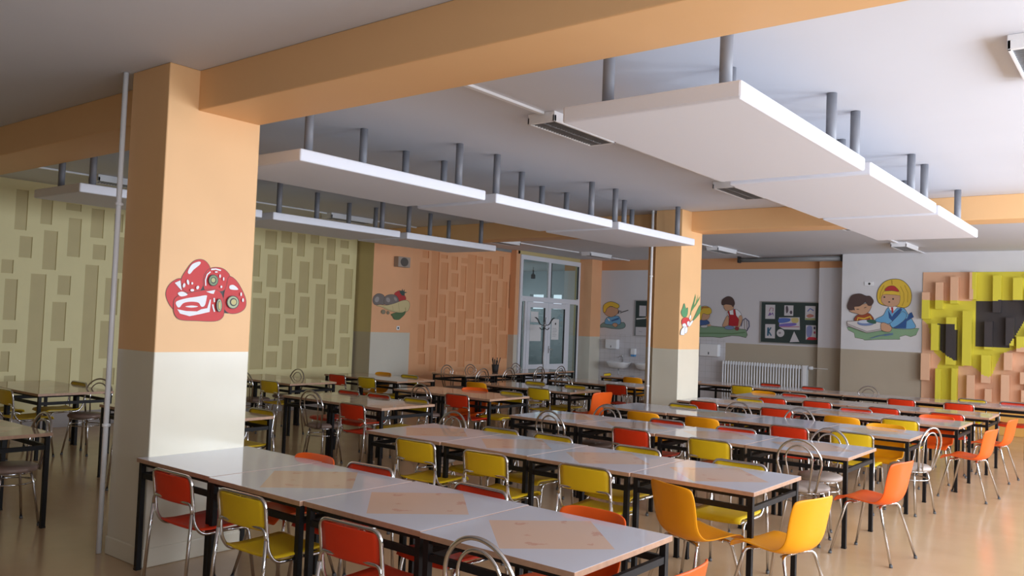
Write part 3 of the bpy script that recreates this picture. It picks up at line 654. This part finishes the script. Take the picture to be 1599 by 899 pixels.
painting('wall_mural', 'y', YB, 7.49, 1090, 440, [
 ((.22, .35, .22), [(-60,520),(140,515),(560,560),(575,620),(560,650),(480,630),(400,625),(260,650),(180,640),(-60,640)], 'p', 5), ((.12, .22, .10), line([(-40,600),(170,600),(400,605),(550,590)], 12), 'p', 0),
 ((.10, .10, .18), line([(505,520),(520,450),(555,425),(595,460),(600,520),(570,575)], 13), 'p', 0), ((.25, .2, .2), line([(540,440),(545,550)], 8), 'p', 0), ((.25, .2, .2), line([(570,450),(575,560)], 8), 'p', 0),
 (W_, [(350,350),(420,320),(470,335),(510,390),(480,430),(430,400),(360,400)], 's', 4), (SK, [(340,400),(360,420),(350,510),(290,520),(305,470)], 's', 3), (SK, [(500,390),(520,430),(490,520),(440,540),(450,510),(470,430)], 's', 3),
 ((.45, .02, .03), [(350,345),(365,340),(375,385),(420,385),(415,325),(435,320),(445,390),(480,440),(470,515),(360,515),(370,410)], 'p', 3),
 (SK, [(305,270),(360,265),(415,270),(410,320),(350,335),(320,325)], 's', 3), (HB, [(283,260),(290,210),(350,172),(405,190),(430,250),(410,290),(395,270),(330,260),(300,270)], 's', 4),
 ((.2, .27, .45), ell(370,535,55,22), 'p', 3), ((.3, .05, .05), ell(460,545,22,22), 'p', 2), ((.6, .6, .62), ell(75,520,40,14), 'p', 3), (SK, [(110,500),(150,495),(155,515),(120,520)], 'p', 0),
 ((.06, .12, .3), [(-10,470),(40,440),(110,450),(130,490),(-10,510)], 's', 4), (SK, [(30,370),(130,360),(140,400),(110,440),(40,440)], 's', 3), (HY, [(0,380),(30,310),(90,285),(150,310),(160,360),(120,380),(60,370),(40,440),(0,440)], 's', 4), ((.45, .15, .05), line([(20,350),(60,300),(130,300)], 14), 'p', 0)],
 'painted boy in red dungarees at a green table with a blond child', 'mural', step=.0008)
painting('wall_mural', 'y', YB, 6.2, 930, 455, [
 ((.20, .32, .30), [(45,330),(90,300),(180,320),(270,300),(285,340),(240,360),(150,355),(90,345),(50,345)], 's', 4), (BL1, [(90,300),(110,255),(160,245),(220,240),(245,290),(220,320),(110,315)], 's', 4), (W_, [(110,255),(140,270),(135,290)], 'p', 2), ((.06, .14, .35), [(150,280),(230,250),(225,270),(160,290)], 'p', 0),
 (SK, [(90,180),(140,150),(210,160),(215,210),(160,245),(110,230),(78,195)], 's', 3), (HY, [(78,190),(85,130),(150,100),(220,125),(228,150),(205,160),(150,140),(110,165),(95,200)], 's', 4), (SK, [(165,320),(190,305),(215,320),(195,345)], 's', 3),
 (K_, line([(222,215),(230,185),(250,190),(245,210),(260,200),(290,190),(320,180)], 7), 'p', 0)],
 'painted blond boy in blue blowing music notes in the recess', 'mural', step=.0008)

# boards with sheets
def board(px0, py0, px1, py1, lab):
    a = on_y(px0, py0, YB-.02); c = on_y(px1, py1, YB-.02)
    t = thing('pinboard', lab, 'pinboard', (0, YB, 0))
    b = B(); box(b, a.x, c.x, -.02, -.001, c.z, a.z); obj('felt', b, mat('board_green', (.035, .055, .05), .7), t)
    b = B(); f_ = .022
    for q in ((a.x-f_, c.x+f_, a.z, a.z+f_), (a.x-f_, c.x+f_, c.z-f_, c.z), (a.x-f_, a.x, c.z, a.z), (c.x, c.x+f_, c.z, a.z)): box(b, q[0], q[1], -.03, -.001, q[2], q[3])
    obj('frame', b, mat('board_frame', (.42, .42, .42), .4, .5), t)
board(1189.5, 471.5, 1277.5, 537.5, 'green pinboard with eight children drawings above the radiator')
board(993, 469.5, 1034, 525, 'green pinboard partly hidden behind the farther column')
SY = YB-.0205
def sheet(poly, layers, lab, sc=9.99, ox=1180, oy=460, group='drawings on the pinboard'):
    painting('drawing_sheet', 'y', SY, sc, ox, oy, [((.62, .60, .62), poly, 'p', 0)]+layers, lab, 'drawing', group=group, start=.001, step=.0008)
sheet([(155,155),(305,158),(300,378),(150,375)], [((.4,.15,.2), line([(210,260),(230,205),(275,210),(270,260)], 12), 'p', 0), ((.2,.12,.35), [(190,330),(220,270),(245,300),(270,270),(285,340),(260,300),(235,320)], 'p', 0)], 'drawing of a purple figure, top corner sheet next to the table mural')
sheet([(450,165),(590,168),(585,330),(445,325)], [((.1,.08,.1), [(470,190),(500,180),(510,250),(480,290)], 's', 0), ((.1,.08,.1), ell(552,275,20,28), 'p', 0)], 'small grey drawing at the top middle of the pinboard')
sheet([(775,175),(935,178),(930,398),(770,392)], [((.15,.18,.45), line([(810,260),(850,215),(905,250)], 18), 'p', 0), ((.5,.2,.15), [(790,330),(850,300),(910,330),(840,360)], 's', 0), ((.35,.4,.15), [(775,365),(930,370),(930,396),(775,390)], 'p', 0)], 'drawing with a blue arch and green ground, top corner by the pier')
sheet([(365,355),(685,352),(690,548),(440,540),(370,500)], [((.1,.17,.5), [(370,370),(530,370),(520,420),(370,440)], 's', 0), ((.6,.5,.2), [(560,370),(660,365),(660,430),(580,440)], 's', 0), ((.2,.15,.5), [(380,460),(610,440),(615,480),(400,500)], 's', 0), ((.5,.2,.3), line([(380,500),(680,500)], 14), 'p', 0)], 'wide blue and purple drawing in the middle of the pinboard')
sheet([(150,458),(305,460),(300,682),(148,675)], [((.03,.12,.2), line([(195,510),(190,640)], 26), 'p', 0), ((.03,.12,.2), line([(240,510),(200,575)], 20), 'p', 0), ((.03,.12,.2), line([(200,570),(245,640)], 20), 'p', 0)], 'drawing with a large dark letter K, bottom corner sheet')
sheet(ell(388, 597, 60, 62, 22), [((.3,.28,.3), ell(375,595,22,16), 'p', 0)], 'round white paper disc below the wide blue drawing')
sheet([(600,570),(680,735),(530,740)], [], 'white paper triangle low on the pinboard')
sheet([(785,475),(940,478),(942,705),(780,700)], [((.25,.28,.5), [(800,500),(880,500),(870,640),(800,650)], 's', 0), ((.05,.05,.1), ell(918,520,16,22), 'p', 0), ((.55,.03,.05), [(800,690),(840,660),(940,670),(940,704),(800,700)], 's', 0), ((.4,.05,.1), ell(920,590,16,20), 'p', 0)], 'drawing with blue figure and red ground, bottom corner by the pier')
sheet([(425,135),(490,138),(488,240),(422,238)], [], 'white sheet at the top of the half-hidden pinboard', 6.2, 930, 455, 'sheets on the half-hidden pinboard')
sheet([(388,342),(492,345),(490,430),(386,428)], [((.4,.4,.42), line([(420,385),(450,390)], 6), 'p', 0)], 'white sheet at the bottom of the half-hidden pinboard', 6.2, 930, 455, 'sheets on the half-hidden pinboard')
painting('drawing_sheet', 'y', SY, 6.2, 930, 455, [((.66,.42,.22), [(480,255),(505,225),(560,215),(560,265),(500,270)], 'p', 0), ((.7,.7,.68), line([(395,265),(485,258)], 12), 'p', 0)], 'tan paper hand holding a pencil on the half-hidden pinboard', 'drawing', start=.001, group='sheets on the half-hidden pinboard')

# coat stand by the door
t = thing('coat_stand', 'metal coat stand with curved hooks in front of glazed door', 'coat stand', (-11.55, 16.05, 0))
b = B(); tube(b, [(0, 0, .03), (0, 0, 1.72)], .015, 10); lathe(b, [(.03, 1.68), (.035, 1.72), (.03, 1.80)], 10); obj('pole', b, m_grille, t)
for k in range(4):
    a = k*PI/2+.5; c, s_ = math.cos(a), math.sin(a)
    b = B(); tube(b, fillet([(0, 0, .12), (.2*c, .2*s_, .06), (.27*c, .27*s_, .012)], .06), .012, 8); obj('foot', b, m_grille, t)
for k in range(6):
    a = k*PI/3; c, s_ = math.cos(a), math.sin(a)
    b = B(); tube(b, fillet([(0, 0, 1.72), (.12*c, .12*s_, 1.72), (.2*c, .2*s_, 1.86), (.26*c, .26*s_, 1.9)], .06), .008, 8); tube(b, fillet([(0, 0, 1.66), (.08*c, .08*s_, 1.60), (.13*c, .13*s_, 1.66)], .04), .007, 8); obj('hook', b, m_dark, t)

# ------------------------------------------------------------------ tables
def make_table(topm, L_=.888, D_=.86):
    t = thing('dining_table', 'x', 'table')
    b = B(); box(b, -L_/2, L_/2, -D_/2, D_/2, .722, .75); tp = obj('tabletop', b, [topm, m_edge], t, bevel=.0025)
    for f in tp.data.polygons:
        if abs(f.normal.z) < .5: f.material_index = 1
    ix, iy, r = L_/2-.03, D_/2-.03, .0165
    for sx in (-1, 1):
        for sy in (-1, 1):
            b = B(); x, y = sx*ix, sy*iy; box(b, x-r, x+r, y-r, y+r, .006, .7215); box(b, x-r-.002, x+r+.002, y-r-.002, y+r+.002, 0, .012); obj('leg', b, m_black, t)
    b = B()
    for sy in (-1, 1): box(b, -ix+r, ix-r, sy*iy-.0125, sy*iy+.0125, .618, .652)
    for sx in (-1, 1): box(b, sx*ix-.0125, sx*ix+.0125, -iy+r, iy-r, .618, .652)
    for sy in (-1, 1): box(b, -ix+r, ix-r, sy*iy-.008, sy*iy+.008, .70, .7215)
    obj('rail', b, m_black, t)
    return t
T1 = make_table(m_top_print); T2 = make_table(m_top_plain); T3 = make_table(m_top_reflect)
used = {}
def table(proto, x, y, rz, label, group, z=0):
    if proto not in used:
        used[proto] = 1; o = proto; o.location = (x, y, z); o.rotation_euler = (0, 0, rz); o['label'] = label; o['group'] = group; return o
    return dup(proto, (x, y, z), rz, label, group)
ORD = ['first', 'second', 'third', 'fourth', 'fifth', 'sixth', 'seventh', 'eighth', 'ninth']
ROWN = ['front row', 'second row', 'third row', 'fourth row', 'fifth row', 'sixth row', 'last row']
rowsR = [(-5.47, 2.92), (-5.60, 5.13), (-5.62, 7.20), (-5.56, 9.05), (-5.42, 10.82), (-5.36, 12.50), (-6.95, 14.62)]
for ri, (x0, y0) in enumerate(rowsR):
    n = 4 if ri < 6 else 6
    for k in range(n):
        fromright = n-1-k
        pr = (T1 if not (ri == 0 and k == 0) else T2) if ri < 3 else (T2 if (k+ri) % 2 else T1)
        lab = 'pale laminate table in the %s by the windows, %s' % (ROWN[ri], ('at its aisle end' if fromright == 0 else '%s from its aisle end' % ORD[fromright]))
        table(pr, x0+.444+k*.897, y0+.43+(.012, -.01, .006, -.012, .008, 0)[(k+ri) % 6], random.uniform(-.006, .006), lab, 'tables of the window block')
# middle-left block: two tables a row
rowsM = [(-8.72, 2.16), (-8.68, 4.22), (-8.62, 6.46), (-8.66, 8.40), (-8.72, 10.35), (-8.75, 12.35), (-8.9, 14.35)]
for ri, (x0, y0) in enumerate(rowsM):
    for k in range(2):
        lab = 'reflection-tinted table of the middle block, %s, %s table' % (ROWN[ri], ('wall-side', 'window-side')[k])
        table(T3, x0+.444+k*.897, y0+.43, 0, lab, 'tables of the middle block')
rowsL = [(-11.75, 4.15), (-11.70, 7.55), (-11.35, 9.35)]
for ri, (x0, y0) in enumerate(rowsL):
    for k in range(2):
        lab = 'reflection-tinted table beside the yellow relief, %s row, %s' % (ORD[ri], ('against the wall', 'towards the middle block')[k])
        table(T3, x0+.444+k*.897, y0+.43, 0, lab, 'tables beside the yellow relief')
for k in range(4):
    table(T3, -10.52, 12.05+k*.897, PI/2, 'dark-edged table in the line along the orange relief, %s from its near end' % ORD[k], 'tables along the orange relief')

# cup of cutlery
cp = (-10.42, 12.86, .75)
t = thing('cutlery_holder', 'black cup full of dark-handled cutlery on table by orange relief', 'cutlery holder', cp)
b = B(); lathe(b, [(.055, .001), (.075, .16), (.07, .16), (.05, .01)], 20); obj('cup', b, m_dark, t)
for k in range(11):
    a = k*2.4; r = .03+.018*(k % 3); b = B()
    dx, dy = math.cos(a), math.sin(a); h = .24+.03*((k*7) % 3)
    tube(b, [(dx*r*.4, dy*r*.4, .03), (dx*r*1.5, dy*r*1.5, h)], [.004, .009], 6); obj('utensil', b, m_dark, t)

# ------------------------------------------------------------------ chairs
def stack_chair(pm, name):
    """sitter faces +Y; origin on the floor, back top at y = -.25"""
    t = thing('stacking_chair', 'x', 'chair')
    # seat: thin shell, front edge rolled down
    prof = [(.215, .425), (.205, .447), (.17, .455), (.05, .450), (-.10, .447), (-.165, .452), (-.185, .458)]
    b = B(); nx = 8; rows = []
    for (y, z) in prof:
        rows.append([b.verts.new((x, y, z+.010*(abs(x)/.2)**3)) for x in [(-.2+.4*i/nx) for i in range(nx+1)]])
    for A, D in zip(rows, rows[1:]):
        for i in range(nx): b.faces.new((A[i], A[i+1], D[i+1], D[i]))
    o = obj('seat', b, pm, t, smooth=True); s = o.modifiers.new('solid', 'SOLIDIFY'); s.thickness = .012; s.offset = 0
    # backrest between the uprights
    b = B(); rows = []; W2 = .196
    for (z, dy) in ((.612, .0), (.62, -.004), (.66, -.008), (.70, -.014), (.74, -.021), (.766, -.026), (.772, -.027)):
        row = []
        for i in range(11):
            u = -1+2*i/10; cut = .018 if (abs(u) > .9 and z in (.612, .772)) else 0
            row.append(b.verts.new((u*(W2-cut), -.222+dy-.02*(1-u*u), z)))
        rows.append(row)
    for A, D in zip(rows, rows[1:]):
        for i in range(10): b.faces.new((A[i], A[i+1], D[i+1], D[i]))
    o = obj('backrest', b, pm, t, smooth=True); s = o.modifiers.new('solid', 'SOLIDIFY'); s.thickness = .012; s.offset = 0
    # one bent tube: seat rails and back hoop
    b = B()
    pts = fillet([(-.19, .19, .434), (-.205, -.16, .434), (-.205, -.215, .50), (-.207, -.25, .782), (.207, -.25, .782), (.205, -.215, .50), (.205, -.16, .434), (.19, .19, .434)], .055)
    tube(b, pts, .0105, 8); obj('back_frame', b, m_chrome, t)
    b = B(); tube(b, [(-.19, .17, .434), (.19, .17, .434)], .008, 8); obj('seat_cross_tube', b, m_chrome, t)
    b = B(); tube(b, fillet([(-.212, -.236, .56), (-.20, -.238, .625), (.20, -.238, .625), (.212, -.236, .56)], .05), .0095, 8); obj('back_cross_tube', b, m_chrome, t)
    for sx in (-1, 1):
        b = B(); tube(b, [(sx*.212, -.236, .565), (sx*.218, -.25, .4), (sx*.224, -.275, .008)], .0105, 8); lg = obj('leg', b, m_chrome, t)
        b = B(); tube(b, [(sx*.224, -.274, .022), (sx*.224, -.276, 0)], .014, 8); obj('foot_cap', b, m_rubber, lg)
        b = B(); tube(b, fillet([(sx*.195, -.02, .436), (sx*.205, .16, .430), (sx*.222, .225, .008)], .04), .0105, 8); lg = obj('leg', b, m_chrome, t)
        b = B(); tube(b, [(sx*.2215, .2225, .022), (sx*.2222, .2255, 0)], .014, 8); obj('foot_cap', b, m_rubber, lg)
    return t
def bistro_chair(pm):
    """hoop back at y = -.2, round padded seat"""
    t = thing('bistro_chair', 'x', 'chair')
    b = B(); lathe(b, [(.15, .432), (.188, .436), (.198, .45), (.195, .468), (.17, .482), (.08, .487), (.01, .488)], 28); obj('seat', b, pm, t)
    def hoop(w0, w1, h, y0, y1):
        P = [(-w0, y0, .44)]
        n = 22
        for i in range(n+1):
            a = PI-PI*i/n
            x = w1*math.cos(a); z = h-w1*1.05+w1*1.05*math.sin(a)
            P.append((x, y0+(y1-y0)*((z-.44)/(h-.44)), z))
        P.append((w0, y0, .44)); return P
    b = B(); tube(b, fillet(hoop(.125, .185, .875, -.165, -.235), .02, 2), .0105, 8); obj('outer_hoop', b, m_chrome, t)
    b = B(); tube(b, fillet(hoop(.075, .112, .825, -.175, -.225), .02, 2), .008, 8); obj('inner_hoop', b, m_chrome, t)
    b = B(); tube(b, [(.155*math.cos(2*PI*i/28), .155*math.sin(2*PI*i/28), .425) for i in range(28)], .009, 6, closed=True); tube(b, [(.175*math.cos(2*PI*i/28), .175*math.sin(2*PI*i/28), .345) for i in range(28)], .007, 6, closed=True); obj('ring', b, m_chrome, t)
    for k in range(4):
        a = PI/4+k*PI/2; c, s_ = math.cos(a), math.sin(a)
        b = B(); tube(b, [(.15*c, .15*s_, .43), (.175*c, .175*s_, .345), (.235*c, .235*s_, .006)], .0105, 8); lg = obj('leg', b, m_chrome, t)
        b = B(); tube(b, [(.232*c, .232*s_, .02), (.236*c, .236*s_, 0)], .014, 8); obj('foot_cap', b, m_rubber, lg)
    return t
def shell_chair(pm):
    t = thing('shell_chair', 'x', 'chair')
    prof = [(.235, .418, .185), (.225, .442, .20), (.19, .456, .208), (.10, .450, .212), (0, .438, .212), (-.09, .432, .208), (-.15, .440, .207), (-.19, .468, .206), (-.212, .515, .206), (-.228, .58, .208), (-.241, .65, .212), (-.254, .71, .213), (-.264, .755, .211), (-.270, .779, .205), (-.274, .791, .188)]
    b = B(); nx = 12; rows = []
    for k, (y, z, w_) in enumerate(prof):
        row = []
        tt = k/(len(prof)-1)
        for i in range(nx+1):
            u = -1+2*i/nx; e = abs(u)**3
            if tt < .42: row.append(b.verts.new((u*w_, y, z+.028*e*min(1, (k+.5)/3) if k > 1 else z-.004*e)))
            elif tt < .6: row.append(b.verts.new((u*w_, y+.035*e, z+.03*e)))
            else: row.append(b.verts.new((u*w_, y+.045*e, z-(.012*u**6 if k > 11 else 0))))
        rows.append(row)
    for A, D in zip(rows, rows[1:]):
        for i in range(nx): b.faces.new((A[i], A[i+1], D[i+1], D[i]))
    o = obj('seat_shell', b, pm, t, smooth=True)
    s = o.modifiers.new('solid', 'SOLIDIFY'); s.thickness = .011; s.offset = 0; s2 = o.modifiers.new('sub', 'SUBSURF'); s2.levels = 1; s2.render_levels = 1
    for sx in (-1, 1):
        for (yt, yb) in ((.13, .235), (-.13, -.255)):
            b = B(); tube(b, fillet([(sx*.05, yt*.8, .424), (sx*.15, yt, .424), (sx*.165, yt*1.1, .40), (sx*.225, yb, .006)], .04), .0105, 8); lg = obj('leg', b, m_chrome, t)
            b = B(); tube(b, [(sx*.2225, yb*.993, .02), (sx*.2255, yb, 0)], .014, 8); obj('foot_cap', b, m_rubber, lg)
    b = B(); tube(b, [(-.13, .1, .420), (.13, .1, .420)], .008, 6); tube(b, [(-.13, -.1, .420), (.13, -.1, .420)], .008, 6); obj('under_frame', b, m_chrome, t)
    return t
PR = {'red': stack_chair(m_red, 'red'), 'yel': stack_chair(m_yel, 'yellow'), 'bis': bistro_chair(m_seatpad), 'bib': bistro_chair(m_seatpad2), 'ams': shell_chair(m_amber), 'ors': shell_chair(m_oran)}
OFF = {'red': .25, 'yel': .25, 'bis': .225, 'bib': .225, 'ams': .272, 'ors': .272}
DESC = {'red': 'red chrome-framed chair', 'yel': 'yellow chrome-framed chair', 'bis': 'chrome hoop-back chair, brown seat,', 'bib': 'chrome hoop-back chair, beige seat,', 'ams': 'amber plastic shell chair', 'ors': 'orange plastic shell chair'}
used_ch = set()
def chair(kind, x, yb, face, where, group, jit=0):
    """x, yb: where the top of the back stands; face: heading of the sitter in degrees from +Y, anticlockwise"""
    a = math.radians(face+jit); f = Vector((-math.sin(a), math.cos(a)))
    loc = (x+f.x*OFF[kind], yb+f.y*OFF[kind], 0)
    lab = DESC[kind]+' '+where
    if kind not in used_ch:
        used_ch.add(kind); o = PR[kind]; o.location = loc; o.rotation_euler = (0, 0, a); o['label'] = lab; o['group'] = group; return o
    return dup(PR[kind], loc, a, lab, group)
NEAR = [
 [('red', -4.69, 2.74), ('yel', -3.92, 2.70), ('red', -3.02, 2.68), ('bis', -2.21, 2.66)],
 [('yel', -4.74, 4.86), ('yel', -3.99, 4.84), ('yel', -3.16, 4.92), ('ams', -2.47, 4.80)],
 [('bis', -4.92, 6.98), ('red', -4.02, 7.06), ('yel', -3.18, 6.99), ('bib', -2.39, 7.02)],
 [('ams', -4.71, 8.50), ('ams', -4.03, 8.60), ('red', -3.08, 8.72), ('yel', -2.46, 8.76)],
 [('red', -4.93, 10.62), ('red', -3.92, 10.62), ('ams', -3.02, 10.30), ('yel', -2.45, 10.68)],
 [('red', -4.57, 12.20), ('red', -3.95, 12.32), ('red', -3.01, 12.20), ('red', -2.23, 12.20)],
 [('yel', -5.91, 14.30), ('red', -3.25, 14.22), ('red', -2.45, 14.30)]]
FAR = [
 [('ors', -4.64, 3.80), ('red', -4.12, 3.80), ('red', -3.17, 3.81), ('ors', -2.37, 3.82)],
 [('bib', -5.39, 6.03), ('yel', -4.78, 6.00), ('yel', -4.22, 6.04), ('yel', -3.37, 6.03), ('yel', -2.49, 6.01)],
 [('bis', -4.92, 8.10), ('red', -4.16, 8.07), ('red', -3.39, 8.07), ('bib', -2.47, 8.08)],
 [('yel', -4.89, 9.92), ('bis', -4.15, 9.94), ('bis', -3.39, 9.94), ('ams', -2.42, 9.94)],
 [('yel', -4.72, 11.70), ('red', -3.24, 11.70), ('ors', -2.25, 11.72)],
 [('ams', -5.15, 13.40), ('red', -4.66, 13.40)],
 [('red', -5.85, 15.52), ('red', -5.06, 15.52), ('bis', -4.08, 15.50), ('yel', -2.46, 15.52), ('red', -1.86, 15.52)]]
def pos_words(i, n): return 'farthest from the aisle' if i == 0 else ('nearest the aisle' if i == n-1 else ('second' if i == 1 else 'third' if i == 2 else 'fourth')+' towards the aisle')
random.seed(5)
for ri in range(7):
    for i, (k, x, y) in enumerate(NEAR[ri]):
        w_ = 'on near side of %s, %s' % (ROWN[ri], pos_words(i, len(NEAR[ri])))
        j = -24 if (ri == 1 and k == 'ams') else random.uniform(-3, 3)
        chair(k, x, y, 0, w_, 'chairs of the window block', j)
    for i, (k, x, y) in enumerate(FAR[ri]):
        chair(k, x, y+.015, 180, 'on far side of %s, %s' % (ROWN[ri], pos_words(i, len(FAR[ri]))), 'chairs of the window block', random.uniform(-3, 3))
for k, x, y, f, ri in (('ors', -1.50, 3.22, 92, 0), ('ams', -1.60, 5.10, 76, 1), ('ors', -1.57, 7.12, 80, 2), ('bib', -1.80, 9.16, 70, 3), ('ors', -1.44, 10.55, 82, 4), ('ors', -1.44, 12.2, 84, 5)):
    chair(k, x, y, f, 'at the aisle end of the %s' % ROWN[ri], 'chairs of the window block')
# middle block
def mid(k, x, y, f, w_, j=0): chair(k, x, y, f, w_, 'chairs of the middle block', j)
mid('bis', -7.22, 3.06, 180, 'on far side of the middle block front table')
mid('red', -7.75, 4.02, 0, 'on near side of middle block second row')
mid('yel', -7.18, 5.14, 180, 'on far side of middle block second row, beside the peppers column')
mid('bis', -7.85, 6.28, 0, 'on near side of middle block third row', 6)
mid('red', -7.13, 6.28, 0, 'on near side of middle block third row, window end')
mid('red', -8.42, 7.36, 180, 'on far side of middle block third row, wall end')
mid('red', -7.85, 7.36, 180, 'on far side of middle block third row, between two others')
mid('yel', -7.19, 7.36, 180, 'on far side of middle block third row, window end')
mid('bis', -7.95, 8.22, 0, 'on near side of middle block fourth row')
mid('red', -7.33, 8.26, 0, 'on near side of middle block fourth row, window end')
mid('yel', -7.22, 9.30, 180, 'on far side of middle block fourth row, window end')
mid('ors', -7.9, 9.32, 180, 'on far side of middle block fourth row', 20)
mid('ams', -8.6, 10.1, 0, 'on near side of middle block fifth row, wall end')
mid('yel', -7.38, 10.16, 0, 'on near side of middle block fifth row, window end')
mid('yel', -8.25, 11.26, 180, 'on far side of middle block fifth row, wall end')
mid('yel', -7.45, 11.26, 180, 'on far side of middle block fifth row, window end')
mid('ors', -6.42, 10.50, 78, 'at aisle end of middle block fifth row, before farther column')
mid('bis', -8.30, 12.16, 0, 'on near side of middle block sixth row, wall end')
mid('red', -7.22, 12.14, 0, 'on near side of middle block sixth row, window end')
mid('bis', -7.05, 13.26, 180, 'on far side of middle block sixth row')
mid('ams', -8.05, 14.1, 0, 'on near side of the last middle block row')
mid('yel', -9.05, 14.85, -80, 'at the wall end of the last middle block row')
# yellow relief side
def lef(k, x, y, f, w_, j=0): chair(k, x, y, f, w_, 'chairs beside the reliefs', j)
lef('yel', -10.35, 3.95, 0, 'on near side of first table beside yellow relief')
lef('yel', -11.2, 3.97, 0, 'on near side of first table beside yellow relief, wall end')
lef('yel', -10.97, 5.06, 180, 'on far side of first table beside yellow relief')
lef('bis', -10.26, 4.98, 208, 'turned askew behind the first table beside yellow relief')
lef('bis', -10.75, 7.36, 0, 'on near side of second table beside yellow relief, wall end')
lef('yel', -10.15, 7.36, 0, 'on near side of second table beside yellow relief')
lef('bis', -10.98, 8.50, 180, 'on far side of second table beside yellow relief')
lef('red', -10.80, 9.16, 0, 'on near side of third table beside yellow relief, wall end')
lef('yel', -10.10, 9.18, 0, 'on near side of third table beside yellow relief')
lef('ams', -10.85, 10.30, 180, 'on far side of third table beside yellow relief, wall end')
lef('yel', -10.22, 10.28, 180, 'on far side of third table beside yellow relief')
for i, y in enumerate((12.1, 12.8, 14.3)): lef('bis', -11.02, y, -90, 'backed to the orange relief, %s from the pier' % ORD[i])
for i, y in enumerate((11.95, 12.75, 13.75, 14.5)): lef('bis', -9.97, y, 90, 'on room side of the orange relief tables, %s from pier' % ORD[i])
